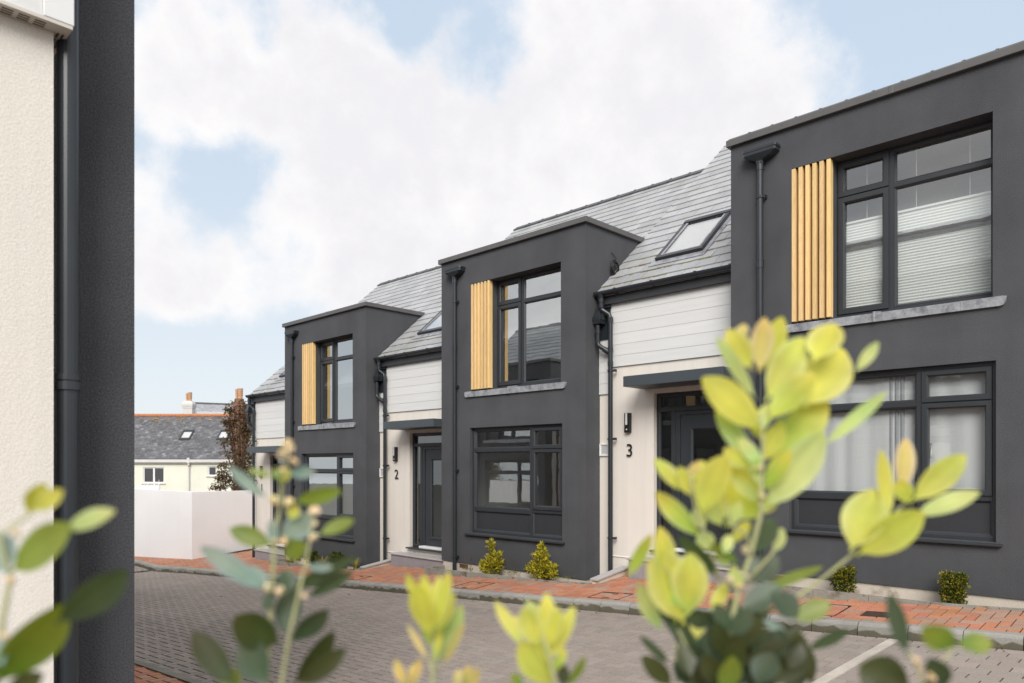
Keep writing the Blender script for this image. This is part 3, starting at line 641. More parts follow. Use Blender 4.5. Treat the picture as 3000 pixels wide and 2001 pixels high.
q.quad((-6,6,-4),(5.6,6,-4),(5.6,6,-.05),(-6,6,-.05)); q.quad((5.6,0,-4),(5.6,6,-4),(5.6,6,-.05),(5.6,0,-.05)); q.add([(5.6,0,-.05),(5.6,6,-.05),(5.6,3,2.45)],[(0,1,2)])
q.build('wall',m_lime,B,recalc=False)
q=MB(); ry=3.0; rz=2.52
q.prismx([(-.15,-.02),(ry,rz-.03),(6.15,-.02),(6.1,-.2),(ry,rz-.25),(-.1,-.2)],-6,5.7)
n=26
for r in range(n):
    y0=-.15+(ry+.15)*r/n; y1=-.15+(ry+.15)*(r+1.1)/n; zf=lambda y: (y+.15)/(ry+.15)*rz
    x=-6-(.1 if r%2 else 0)
    while x<5.7:
        k=rnd(.75,1.25); k=k*1.5 if rnd(0,1)<.12 else k; a=max(x,-6)+.004; b=min(x+.2,5.7)-.004
        if b>a: q.hexa([(a,y0,zf(y0)-.03),(b,y0,zf(y0)-.03),(b,y1,zf(y1)-.03),(a,y1,zf(y1)-.03),(a,y0,zf(y0)+.012),(b,y0,zf(y0)+.012),(b,y1,zf(y1)),(a,y1,zf(y1))],(k,k,k*1.02))
        x+=.2
rf=q.build('roof',m_oldslate,B)
q=MB(); x=-6
while x<5.6: q.tube([(x,ry,rz+.02),(x+.42,ry,rz+.02)],.10,10); x+=.43
q.build('ridge',m_terra,rf)
q=MB()
for k in range(46): 
    y=ry*rnd(.80,.99); X=rnd(-1,5.4); r=rnd(.02,.07); q.sphere((X,y-.02,(y+.15)/(ry+.15)*rz+.01),r,7,5,(1.2,.9,.35))
m_lich=M('orange_lichen',(.52,.28,.03),.9,.1,(20,.3)); q.build('lichen',m_lich,rf,kind='stuff')
for x0 in (500,613.5):
    xa=(x0-395)*u; q=MB(); zf=lambda y: (y+.15)/(ry+.15)*rz; ya,yb=1.12,1.78
    def fb(a,b,c,d,h): q.hexa([(a,c,zf(c)-.05),(b,c,zf(c)-.05),(b,d,zf(d)-.05),(a,d,zf(d)-.05),(a,c,zf(c)+h),(b,c,zf(c)+h),(b,d,zf(d)+h),(a,d,zf(d)+h)])
    fb(xa-.08,xa+.52,ya,ya+.09,.09); fb(xa-.08,xa+.52,yb-.09,yb,.11); fb(xa-.08,xa-.01,ya+.091,yb-.091,.085); fb(xa+.45,xa+.52,ya+.091,yb-.091,.085)
    vo=q.build('roof_window',m_frame,B); q=MB(); fb(xa-.009,xa+.449,ya+.092,yb-.092,.05); q.build('pane',m_sky_glass,vo); q=MB(); fb(xa-.008,xa+.448,ya+.093,yb-.093,.046); q.build('blind',m_white,vo)
for i,h in enumerate(wn):
    q=MB(); q.frame(h[0],h[1],h[2],h[3],.06,.04,.1,.01)
    if i==0: q.box((h[0]+h[1])/2-.05,(h[0]+h[1])/2+.05,.042,.1,h[2]+.06,h[3]-.06)
    wo=q.build('window',m_white,B); q=MB(); q.quad((h[0]+.05,.08,h[2]+.05),(h[1]-.05,.08,h[2]+.05),(h[1]-.05,.08,h[3]-.05),(h[0]+.05,.08,h[3]-.05)); q.build('pane',m_dglass,wo,recalc=False)
    q=MB(); q.box(h[0]-.08,h[1]+.08,-.06,.04,h[2]-.06,h[2]-.005); q.build('sill',m_pale,wo)
q=MB(); q.box(-6,5.6,2.0,2.1,-3.9,-.1); q.build('room',m_room,B)
q=MB(); q.box(-6,5.65,-.20,-.10,-.22,-.06); q.box(-6,5.65,-.09,.0,-.30,-.06); g_=q.build('gutter',m_pale,B)
q=MB(); q.tube([(3.0,-.16,-.1),(3.0,-.16,-.36),(2.97,-.07,-.45),(2.97,-.07,-4)],.05,10); q.box(2.93,3.07,-.23,-.1,-.25,.03); q.build('downpipe',m_pale,B)
# chimneys and the pale gabled house behind
def stack(name,label,x0,x1,yt,yb,Z,mat,pots,pm):
    t=placed(name,label,'chimney',(x0+x1)/2,yb,Z); s=Z/2152.04; w=(x1-x0)*s/2; h=(yb-yt)*s
    q=MB(); q.box(-w*.86,w*.86,-w*.7,w*.7,-4,h*.62); q.box(-w*.93,w*.93,-w*.77,w*.77,h*.6201,h*.72); q.box(-w,w,-w*.85,w*.85,h*.7201,h*.86); q.hexa([(-w*.97,-w*.8,h*.8601),(w*.97,-w*.8,h*.8601),(w*.97,w*.8,h*.8601),(-w*.97,w*.8,h*.8601),(-w*.6,-w*.5,h),(w*.6,-w*.5,h),(w*.6,w*.5,h),(-w*.6,w*.5,h)]); q.build('stack',mat,t)
    for (px0,px1,pt) in pots:
        c=((px0+px1)/2-(x0+x1)/2)*s; r=(px1-px0)*s/2; H=(yb-pt)*s; q=MB(); q.tube([(c,0,h-.05),(c,0,H)],[r*.9,r],12)
        for f in (.35,.55,.75,.93): z=h+(H-h)*f; q.tube([(c,0,z),(c,0,z+.05)],[r*1.12]*2,12)
        q.build('chimney_pot',pm,t)
    return t
stack('chimney','white rendered chimney with two clay pots behind the cottage ridge',537,570,1175,1230,50,m_pale,((545,551,1153),(551,562,1150)),m_pot)
iv=stack('chimney','red brick chimney with clay pots overgrown by a brown climber',684,718,1168,1440,36,m_brick,((690,697,1141),(697,711,1139)),m_pot)
V=placed('gabled_house','pale house with light slate roof behind the cottage ridge','house',567,1210,56)
V.rotation_euler.z+=.5
s=56/2152.04; q=MB(); gx0,gx1=0,(640-567)*s*2.6; pk=(577-567)*s; rz=(1210-1182)*s
q.prismx([(-1.6,-6),(-1.6,-.1),(0,rz-.05),(1.6,-.1),(1.6,-6)],.1,gx1); q.build('wall',m_pale,V)
q=MB()
for r in range(9):
    y0=-1.75+1.75*r/9; y1=-1.75+1.75*(r+1.1)/9; zf=lambda y: (y+1.75)/1.75*(rz+.2)-.2; x=0-(.15 if r%2 else 0)
    while x<gx1:
        k=rnd(.85,1.15); a=max(x,0)+.008; b=min(x+.3,gx1)-.008
        if b>a: q.hexa([(a,y0,zf(y0)-.05),(b,y0,zf(y0)-.05),(b,y1,zf(y1)-.05),(a,y1,zf(y1)-.05),(a,y0,zf(y0)+.03),(b,y0,zf(y0)+.03),(b,y1,zf(y1)),(a,y1,zf(y1))],(k,k,k))
        x+=.3
q.prismx([(-1.8,-.26),(0,rz-.02),(1.8,-.26),(1.8,-.33),(0,rz-.1),(-1.8,-.33)],-.05,gx1); rfo=q.build('roof',m_lightslate,V); q=MB(); q.tube([(-.1,0,rz+.02),(gx1,0,rz+.02)],.09,8); q.build('ridge',m_ridge,rfo)
# conservatory whose cresting shows over the wall
K=placed('conservatory','white conservatory roof cresting with spikes and a finial above the white wall','conservatory',432,1432,30); s=30/2152.04
q=MB(); q.box(-.5,.5,-.03,.03,-.03,.09)
for k in range(14): x=-.46+.07*k; q.tube([(x,0,.09),(x,0,.16),(x,0,.19)],[.012,.016,.003],6); q.sphere((x+.035,0,.10),.022,6,4)
for x in (-.25,.02,.28): q.tube([(x,0,.1),(x,0,.2),(x,0,.24)],[.016,.02,.003],6)
q.build('cresting',m_white,K); q=MB(); q.tube([(.47,0,.0),(.47,0,.12),(.47,0,.2),(.47,0,.22),(.47,0,.38)],[.04,.03,.045,.02,.004],8); q.build('finial',m_white,K)
q=MB(); q.prismx([(-1.6,-.9),(0,-.03),(1.6,-.9),(1.55,-2.5),(-1.55,-2.5)],-.5,.5); q.build('roof',m_pale,K)
PLANTS={'A':{'ref':[0.968,-0.222,0.115],'leaf':[([-0.58,0.126,-0.034],[-0.567,0.132,-0.012],0.0145,11,'y'),([-0.571,0.126,-0.031],[-0.558,0.141,-0.017],0.0119,-9,'y'),([-0.556,0.14,-0.044],[-0.534,0.164,-0.03],0.0139,-32,'l'),([-0.592,0.118,-0.073],[-0.547,0.142,-0.04],0.0256,-29,'o'),([-0.593,0.117,-0.075],[-0.609,0.113,-0.047],0.0224,-26,'s'),([-0.564,0.138,-0.107],[-0.539,0.175,-0.074],0.0277,31,'g'),([-0.603,0.112,-0.151],[-0.568,0.144,-0.097],0.0357,33,'o'),([-0.584,0.113,-0.134],[-0.598,0.108,-0.117],0.0136,-15,'s'),([-0.588,0.112,-0.158],[-0.558,0.129,-0.137],0.0155,-13,'d')],'stem':[(0.0028,[[-0.61,0.11,-0.162],[-0.593,0.112,-0.127],[-0.599,0.115,-0.106],[-0.596,0.119,-0.078],[-0.596,0.113,-0.048],[-0.585,0.128,-0.033]])],'bud':[([-0.584,0.117,-0.077],0.0029),([-0.582,0.119,-0.046],0.0028),([-0.586,0.115,-0.115],0.0028)]},'B':{'ref':[0.907,-0.41,0.099],'leaf':[([-0.581,0.299,-0.029],[-0.605,0.275,-0.002],0.0109,-31,'s'),([-0.568,0.297,-0.01],[-0.579,0.281,-0.004],0.0068,13,'o'),([-0.567,0.31,-0.007],[-0.549,0.325,-0.006],0.0108,6,'s'),([-0.565,0.313,-0.032],[-0.532,0.339,-0.021],0.0143,21,'o'),([-0.582,0.305,-0.069],[-0.603,0.276,-0.054],0.0165,5,'o'),([-0.575,0.305,-0.062],[-0.564,0.333,-0.044],0.0229,16,'s'),([-0.546,0.326,-0.059],[-0.536,0.354,-0.046],0.0126,-27,'o'),([-0.566,0.311,-0.061],[-0.565,0.318,-0.081],0.0209,-24,'o'),([-0.581,0.298,-0.106],[-0.602,0.251,-0.067],0.0173,12,'s'),([-0.585,0.304,-0.103],[-0.604,0.289,-0.088],0.0124,26,'s'),([-0.564,0.309,-0.108],[-0.57,0.309,-0.088],0.0163,7,'g'),([-0.571,0.311,-0.108],[-0.531,0.352,-0.078],0.0147,24,'g'),([-0.568,0.327,-0.115],[-0.54,0.356,-0.091],0.0125,11,'g'),([-0.549,0.316,-0.085],[-0.536,0.334,-0.086],0.0079,10,'s'),([-0.583,0.313,-0.146],[-0.586,0.326,-0.109],0.0224,-15,'g'),([-0.582,0.294,-0.123],[-0.577,0.303,-0.107],0.0111,-33,'g'),([-0.572,0.306,-0.151],[-0.592,0.274,-0.128],0.034,-27,'d'),([-0.571,0.294,-0.182],[-0.598,0.283,-0.147],0.0294,-26,'g'),([-0.562,0.309,-0.149],[-0.538,0.33,-0.121],0.0203,26,'g'),([-0.592,0.274,-0.184],[-0.617,0.251,-0.139],0.0216,3,'d'),([-0.574,0.318,-0.19],[-0.562,0.353,-0.148],0.0207,25,'d'),([-0.557,0.315,-0.186],[-0.529,0.341,-0.154],0.0164,-10,'d'),([-0.615,0.278,-0.193],[-0.617,0.287,-0.177],0.0189,-24,'o'),([-0.57,0.299,-0.068],[-0.568,0.296,-0.045],0.0089,-19,'s'),([-0.567,0.312,-0.047],[-0.565,0.316,-0.034],0.0103,-17,'y'),([-0.562,0.301,-0.013],[-0.566,0.297,-0.003],0.0084,-9,'o'),([-0.575,0.307,-0.016],[-0.575,0.315,-0.003],0.0088,13,'y')],'stem':[(0.0026,[[-0.583,0.297,-0.202],[-0.583,0.299,-0.175],[-0.581,0.303,-0.107],[-0.57,0.299,-0.065],[-0.579,0.31,-0.028],[-0.576,0.31,-0.005],[-0.574,0.314,0.014]]),(0.0022,[[-0.579,0.308,-0.204],[-0.57,0.307,-0.174],[-0.566,0.311,-0.142],[-0.555,0.315,-0.099],[-0.56,0.323,-0.08],[-0.548,0.322,-0.046]])],'bud':[([-0.561,0.307,0.017],0.0041),([-0.564,0.304,0.009],0.0044),([-0.558,0.31,0.003],0.0035),([-0.566,0.302,-0.007],0.0041),([-0.57,0.299,-0.03],0.0041),([-0.561,0.307,-0.031],0.0044),([-0.546,0.322,-0.04],0.0049),([-0.545,0.323,-0.049],0.0027),([-0.546,0.322,-0.06],0.0035),([-0.574,0.294,-0.103],0.0035),([-0.566,0.302,-0.105],0.0038),([-0.57,0.299,-0.064],0.0034),([-0.564,0.304,-0.064],0.0037),([-0.55,0.318,-0.083],0.0027),([-0.552,0.316,-0.11],0.0027),([-0.56,0.308,0.013],0.0035)]},'C':{'ref':[0.775,-0.597,0.208],'leaf':[([-0.505,0.414,-0.152],[-0.508,0.4,-0.103],0.0226,-24,'y'),([-0.519,0.41,-0.12],[-0.521,0.399,-0.098],0.0102,-35,'y'),([-0.508,0.414,-0.124],[-0.507,0.406,-0.097],0.0101,-10,'y'),([-0.504,0.414,-0.125],[-0.506,0.425,-0.099],0.0079,8,'y'),([-0.505,0.418,-0.149],[-0.49,0.422,-0.094],0.0135,-11,'y'),([-0.507,0.422,-0.151],[-0.489,0.428,-0.115],0.0106,24,'y'),([-0.517,0.434,-0.182],[-0.504,0.449,-0.128],0.0154,-1,'l'),([-0.498,0.422,-0.179],[-0.476,0.428,-0.136],0.0072,-11,'k'),([-0.507,0.42,-0.177],[-0.51,0.428,-0.149],0.0073,-24,'y'),([-0.506,0.412,-0.174],[-0.532,0.408,-0.144],0.0063,2,'k'),([-0.522,0.4,-0.198],[-0.532,0.394,-0.174],0.0117,-33,'k'),([-0.526,0.409,-0.201],[-0.53,0.421,-0.177],0.0091,25,'k'),([-0.531,0.41,-0.202],[-0.527,0.411,-0.18],0.0065,-9,'k'),([-0.492,0.431,-0.2],[-0.493,0.436,-0.183],0.0081,2,'k'),([-0.496,0.447,-0.204],[-0.493,0.448,-0.182],0.0135,-19,'k'),([-0.518,0.427,-0.169],[-0.535,0.43,-0.138],0.014,25,'y'),([-0.516,0.429,-0.169],[-0.517,0.44,-0.139],0.0098,17,'y'),([-0.508,0.417,-0.141],[-0.507,0.421,-0.11],0.0102,-10,'l'),([-0.478,0.439,-0.199],[-0.471,0.438,-0.178],0.0077,-15,'k')],'stem':[(0.0026,[[-0.508,0.42,-0.23],[-0.515,0.424,-0.198],[-0.518,0.426,-0.168],[-0.513,0.421,-0.142]]),(0.0016,[[-0.518,0.427,-0.193],[-0.514,0.431,-0.178],[-0.51,0.434,-0.16]]),(0.0016,[[-0.529,0.403,-0.23],[-0.525,0.403,-0.197]]),(0.0016,[[-0.49,0.438,-0.229],[-0.488,0.439,-0.199]]),(0.0016,[[-0.509,0.419,-0.185],[-0.517,0.42,-0.176]])],'bud':[]},'D':{'ref':[0.775,-0.597,0.208],'leaf':[([-0.433,0.457,-0.157],[-0.46,0.449,-0.12],0.0112,-1,'y'),([-0.419,0.463,-0.156],[-0.437,0.459,-0.123],0.0223,-29,'y'),([-0.417,0.465,-0.156],[-0.425,0.48,-0.112],0.019,20,'y'),([-0.415,0.469,-0.167],[-0.401,0.485,-0.121],0.0147,-23,'y'),([-0.412,0.474,-0.176],[-0.405,0.478,-0.156],0.0103,21,'y'),([-0.414,0.478,-0.19],[-0.436,0.454,-0.153],0.028,-7,'y'),([-0.422,0.469,-0.137],[-0.436,0.463,-0.118],0.0114,-23,'l'),([-0.395,0.468,-0.185],[-0.379,0.475,-0.159],0.0096,28,'o'),([-0.432,0.455,-0.192],[-0.437,0.445,-0.178],0.0108,23,'o'),([-0.41,0.482,-0.192],[-0.413,0.485,-0.172],0.0106,-10,'d'),([-0.413,0.465,-0.157],[-0.4,0.465,-0.119],0.0143,-34,'y'),([-0.427,0.465,-0.158],[-0.444,0.456,-0.131],0.0089,2,'y'),([-0.417,0.474,-0.175],[-0.425,0.466,-0.145],0.0134,26,'y')],'stem':[(0.0028,[[-0.409,0.475,-0.219],[-0.404,0.466,-0.189],[-0.408,0.462,-0.163],[-0.413,0.459,-0.144]])],'bud':[]},'E':{'ref':[0.52,-0.838,0.164],'leaf':[([-0.314,0.636,0.087],[-0.333,0.624,0.125],0.0234,-17,'y'),([-0.313,0.643,0.06],[-0.333,0.602,0.114],0.0164,29,'l'),([-0.311,0.642,0.085],[-0.308,0.647,0.135],0.0201,6,'k'),([-0.316,0.656,0.087],[-0.299,0.672,0.139],0.0234,29,'y'),([-0.308,0.65,0.059],[-0.284,0.68,0.121],0.0302,2,'y'),([-0.301,0.641,0.04],[-0.272,0.669,0.085],0.0287,-22,'y'),([-0.271,0.669,0.094],[-0.262,0.693,0.129],0.0315,-23,'y'),([-0.282,0.675,0.053],[-0.261,0.716,0.111],0.0434,4,'y'),([-0.247,0.704,0.085],[-0.233,0.721,0.113],0.011,4,'l'),([-0.273,0.694,0.017],[-0.224,0.716,0.066],0.0125,4,'l'),([-0.308,0.642,0.031],[-0.34,0.598,0.08],0.0345,19,'y'),([-0.316,0.643,0.002],[-0.344,0.622,0.05],0.0199,18,'l'),([-0.311,0.661,-0.002],[-0.27,0.702,0.063],0.0341,8,'y'),([-0.309,0.649,-0.042],[-0.27,0.694,0.03],0.0343,13,'l'),([-0.318,0.639,-0.003],[-0.336,0.624,0.015],0.0163,-2,'y'),([-0.366,0.608,-0.027],[-0.392,0.595,0.006],0.0168,26,'y'),([-0.367,0.607,-0.012],[-0.355,0.615,0.003],0.0084,4,'k'),([-0.315,0.658,-0.053],[-0.357,0.645,-0.001],0.0544,-25,'y'),([-0.346,0.6,-0.046],[-0.332,0.614,0.01],0.0329,-30,'y'),([-0.313,0.636,-0.007],[-0.308,0.636,0.006],0.0102,12,'l'),([-0.327,0.641,0.116],[-0.329,0.647,0.133],0.0125,-24,'k'),([-0.302,0.663,0.033],[-0.299,0.669,0.044],0.0098,-25,'l'),([-0.354,0.618,-0.069],[-0.401,0.606,-0.027],0.0195,-20,'y'),([-0.342,0.632,-0.058],[-0.352,0.621,-0.032],0.0169,-1,'l'),([-0.336,0.639,-0.075],[-0.328,0.658,-0.053],0.013,-24,'y'),([-0.342,0.615,-0.079],[-0.352,0.607,-0.063],0.0169,-11,'l'),([-0.358,0.591,-0.147],[-0.37,0.571,-0.079],0.0442,16,'y'),([-0.357,0.586,-0.132],[-0.381,0.569,-0.087],0.0242,-4,'y'),([-0.354,0.589,-0.138],[-0.348,0.588,-0.081],0.0329,9,'y'),([-0.373,0.587,-0.118],[-0.367,0.57,-0.058],0.0241,34,'y'),([-0.38,0.59,-0.157],[-0.409,0.589,-0.115],0.0189,-28,'l'),([-0.396,0.556,-0.104],[-0.373,0.56,-0.062],0.0123,20,'y'),([-0.354,0.597,-0.136],[-0.342,0.596,-0.093],0.0165,-5,'y'),([-0.349,0.624,-0.139],[-0.343,0.642,-0.113],0.014,-17,'y'),([-0.349,0.598,-0.16],[-0.352,0.606,-0.139],0.0146,5,'y'),([-0.34,0.626,-0.107],[-0.36,0.586,-0.063],0.0173,-31,'g'),([-0.32,0.645,-0.083],[-0.304,0.66,-0.051],0.0268,-30,'g'),([-0.307,0.666,-0.083],[-0.303,0.675,-0.06],0.0127,21,'l'),([-0.321,0.624,-0.09],[-0.344,0.614,-0.073],0.0116,-30,'o'),([-0.323,0.647,-0.112],[-0.304,0.667,-0.086],0.0238,-11,'g'),([-0.319,0.641,-0.12],[-0.281,0.715,-0.098],0.0106,-16,'o'),([-0.322,0.624,-0.135],[-0.296,0.654,-0.112],0.0224,-18,'g'),([-0.3,0.645,-0.116],[-0.28,0.655,-0.137],0.0267,-31,'g'),([-0.287,0.661,-0.143],[-0.261,0.681,-0.125],0.0185,-14,'o'),([-0.343,0.625,-0.194],[-0.378,0.577,-0.124],0.0202,0,'g'),([-0.327,0.62,-0.15],[-0.357,0.587,-0.135],0.0216,-34,'g'),([-0.366,0.585,-0.203],[-0.378,0.556,-0.174],0.0171,16,'d'),([-0.371,0.59,-0.186],[-0.387,0.564,-0.158],0.0086,-2,'g'),([-0.286,0.687,-0.175],[-0.253,0.703,-0.152],0.0128,22,'g'),([-0.277,0.678,-0.205],[-0.281,0.677,-0.167],0.0147,23,'d'),([-0.303,0.651,-0.206],[-0.286,0.673,-0.156],0.0401,13,'d'),([-0.327,0.648,-0.188],[-0.331,0.641,-0.154],0.0221,23,'d'),([-0.289,0.676,-0.15],[-0.312,0.66,-0.169],0.0184,-7,'d'),([-0.326,0.627,-0.191],[-0.274,0.649,-0.143],0.0136,-26,'d'),([-0.306,0.637,-0.141],[-0.291,0.661,-0.155],0.0089,-17,'s'),([-0.32,0.627,-0.205],[-0.337,0.587,-0.15],0.0249,24,'g'),([-0.322,0.648,-0.209],[-0.321,0.659,-0.172],0.0274,-15,'g'),([-0.336,0.614,-0.204],[-0.358,0.586,-0.183],0.0165,-3,'d'),([-0.344,0.604,-0.204],[-0.34,0.608,-0.163],0.0222,-17,'g'),([-0.339,0.636,-0.21],[-0.352,0.64,-0.184],0.0188,3,'g'),([-0.307,0.642,-0.204],[-0.329,0.638,-0.187],0.0188,-13,'d'),([-0.338,0.616,-0.189],[-0.336,0.6,-0.148],0.0186,-8,'d'),([-0.335,0.622,-0.175],[-0.326,0.634,-0.144],0.0181,-21,'d'),([-0.312,0.646,-0.19],[-0.302,0.638,-0.149],0.0209,-17,'g'),([-0.321,0.624,-0.17],[-0.307,0.636,-0.135],0.0215,-32,'d'),([-0.299,0.643,-0.18],[-0.291,0.647,-0.149],0.0192,-19,'g'),([-0.355,0.607,-0.207],[-0.37,0.595,-0.183],0.0178,18,'g'),([-0.297,0.666,-0.211],[-0.287,0.686,-0.183],0.0242,27,'g'),([-0.33,0.625,-0.21],[-0.324,0.627,-0.181],0.0277,34,'g'),([-0.342,0.605,-0.176],[-0.354,0.603,-0.148],0.0139,10,'g'),([-0.334,0.609,-0.158],[-0.345,0.61,-0.134],0.0153,27,'g'),([-0.318,0.644,-0.21],[-0.305,0.667,-0.188],0.0233,22,'d'),([-0.29,0.656,-0.188],[-0.282,0.666,-0.163],0.0182,0,'d'),([-0.329,0.641,-0.147],[-0.339,0.64,-0.126],0.0135,23,'g'),([-0.309,0.652,-0.151],[-0.32,0.655,-0.125],0.0142,13,'g'),([-0.352,0.614,-0.211],[-0.358,0.603,-0.189],0.0221,-33,'d'),([-0.321,0.625,-0.115],[-0.325,0.62,-0.092],0.012,-28,'l'),([-0.337,0.633,-0.097],[-0.345,0.628,-0.077],0.011,9,'l'),([-0.325,0.638,-0.102],[-0.317,0.651,-0.086],0.0124,-1,'g'),([-0.33,0.612,-0.082],[-0.328,0.621,-0.064],0.0111,17,'l'),([-0.348,0.611,-0.095],[-0.358,0.603,-0.081],0.0094,11,'l'),([-0.248,0.694,-0.079],[-0.237,0.724,-0.024],0.0373,-17,'y'),([-0.244,0.698,-0.083],[-0.198,0.731,-0.043],0.0323,16,'y'),([-0.225,0.721,-0.055],[-0.234,0.734,0.014],0.0204,33,'y'),([-0.212,0.744,-0.035],[-0.175,0.777,0.009],0.0243,-1,'y'),([-0.219,0.744,-0.025],[-0.22,0.759,0.025],0.0184,8,'k'),([-0.212,0.749,-0.049],[-0.163,0.772,-0.023],0.0184,-25,'l'),([-0.307,0.643,-0.022],[-0.323,0.641,0.018],0.0122,-14,'l'),([-0.31,0.65,-0.025],[-0.287,0.653,0.013],0.0179,-31,'y'),([-0.307,0.643,-0.004],[-0.326,0.633,0.025],0.0141,13,'l'),([-0.312,0.652,0.002],[-0.297,0.661,0.039],0.0186,1,'y'),([-0.309,0.648,-0.036],[-0.331,0.627,-0.011],0.012,-27,'l'),([-0.361,0.611,-0.031],[-0.367,0.598,-0.002],0.0168,33,'y'),([-0.36,0.613,-0.043],[-0.336,0.619,-0.007],0.0125,-3,'y'),([-0.363,0.607,-0.016],[-0.358,0.626,0.005],0.0125,-4,'y'),([-0.358,0.594,-0.127],[-0.361,0.582,-0.091],0.0232,31,'y'),([-0.364,0.586,-0.145],[-0.353,0.603,-0.104],0.0252,-25,'y'),([-0.348,0.611,-0.061],[-0.36,0.612,-0.041],0.0137,-26,'l'),([-0.314,0.655,-0.047],[-0.304,0.667,-0.025],0.014,27,'y'),([-0.336,0.629,-0.06],[-0.325,0.634,-0.034],0.014,28,'l'),([-0.312,0.591,-0.172],[-0.321,0.583,-0.138],0.0208,-33,'d'),([-0.312,0.584,-0.185],[-0.297,0.58,-0.147],0.0187,-1,'d'),([-0.316,0.587,-0.197],[-0.329,0.574,-0.166],0.0194,-14,'d'),([-0.314,0.596,-0.152],[-0.298,0.6,-0.124],0.0163,-11,'g'),([-0.316,0.6,-0.148],[-0.326,0.587,-0.123],0.0161,24,'g'),([-0.31,0.578,-0.197],[-0.3,0.571,-0.16],0.0194,18,'o'),([-0.296,0.606,-0.193],[-0.29,0.626,-0.166],0.0243,-27,'g'),([-0.341,0.576,-0.189],[-0.355,0.579,-0.161],0.0152,15,'d'),([-0.316,0.656,0.023],[-0.318,0.65,0.052],0.0158,-9,'y'),([-0.31,0.645,0.031],[-0.31,0.66,0.058],0.0123,6,'l'),([-0.212,0.74,-0.036],[-0.219,0.733,-0.014],0.0159,-16,'y')],'stem':[(0.0034,[[-0.333,0.615,-0.231],[-0.331,0.618,-0.201],[-0.334,0.632,-0.154],[-0.324,0.629,-0.115],[-0.321,0.647,-0.084],[-0.309,0.643,-0.044],[-0.309,0.644,-0.012],[-0.31,0.649,0.017],[-0.309,0.642,0.047]]),(0.0022,[[-0.33,0.625,-0.145],[-0.311,0.657,-0.138],[-0.292,0.675,-0.126],[-0.274,0.69,-0.108],[-0.25,0.71,-0.082],[-0.23,0.736,-0.053],[-0.214,0.752,-0.03]]),(0.0018,[[-0.339,0.621,-0.107],[-0.348,0.616,-0.075],[-0.348,0.601,-0.049],[-0.359,0.606,-0.027],[-0.358,0.6,-0.006]]),(0.0022,[[-0.361,0.604,-0.235],[-0.358,0.604,-0.203],[-0.356,0.598,-0.174],[-0.362,0.587,-0.151]]),(0.0016,[[-0.371,0.598,-0.148],[-0.366,0.585,-0.122]]),(0.0016,[[-0.326,0.632,-0.116],[-0.303,0.652,-0.083],[-0.296,0.657,-0.061]]),(0.0016,[[-0.319,0.644,-0.084],[-0.324,0.645,-0.066],[-0.328,0.625,-0.056],[-0.337,0.625,-0.03]])],'bud':[([-0.318,0.629,-0.078],0.0038),([-0.327,0.62,-0.106],0.0041),([-0.32,0.628,-0.113],0.0044),([-0.29,0.657,-0.136],0.0037),([-0.307,0.64,-0.03],0.003),([-0.307,0.64,-0.003],0.0033)]},'F':{'ref':[0.519,-0.839,0.163],'leaf':[([-0.175,0.606,-0.145],[-0.186,0.601,-0.098],0.0127,-7,'g'),([-0.148,0.628,-0.138],[-0.163,0.605,-0.122],0.02,-20,'o'),([-0.152,0.648,-0.14],[-0.133,0.669,-0.138],0.0161,-20,'o'),([-0.176,0.625,-0.177],[-0.213,0.616,-0.162],0.0355,-4,'d'),([-0.152,0.622,-0.166],[-0.16,0.609,-0.144],0.017,-29,'g'),([-0.167,0.615,-0.173],[-0.152,0.622,-0.16],0.0132,-18,'d'),([-0.178,0.601,-0.179],[-0.192,0.59,-0.165],0.0197,27,'d')],'stem':[(0.0024,[[-0.166,0.627,-0.194],[-0.167,0.618,-0.168],[-0.172,0.614,-0.15],[-0.176,0.612,-0.143]]),(0.0018,[[-0.166,0.618,-0.171],[-0.156,0.628,-0.149],[-0.149,0.628,-0.137]])],'bud':[([-0.169,0.607,-0.149],0.0037),([-0.16,0.615,-0.159],0.0034),([-0.167,0.609,-0.154],0.0032)]}}
# ------------------------------------------------------------------ foreground shrubs (leaf by leaf)
def leafmat(name,col,tr,amt,rough=.45,var=.2,spec=.4): return M(name,col,rough,spec,(30,var),None,None,tone=True,trans=(tr,amt))
m_leaf={'y':leafmat('young_leaf',(.64,.60,.10),(.78,.75,.06),.45,.5),'m':leafmat('mature_leaf',(.060,.085,.045),(.12,.17,.02),.25,.4),'s':leafmat('silvery_leaf',(.30,.36,.29),(.30,.38,.22),.3,.6)}
m_stem=M('shrub_stem',(.38,.38,.20),.8,.2,(40,.2)); m_bud=M('flower_bud',(.58,.50,.28),.8,.2,(50,.3),tone=True)
CLS={'y':('y',(1,1,1)),'l':('y',(.92,1.04,2.3)),'k':('y',(1.08,.86,1.6)),'o':('m',(2.9,2.5,.75)),'g':('m',(1.1,1.05,1.1)),'d':('m',(.85,.66,.38)),'s':('s',(1,1,1))}
REF=Vector((.70,-.71,.12)).normalized()
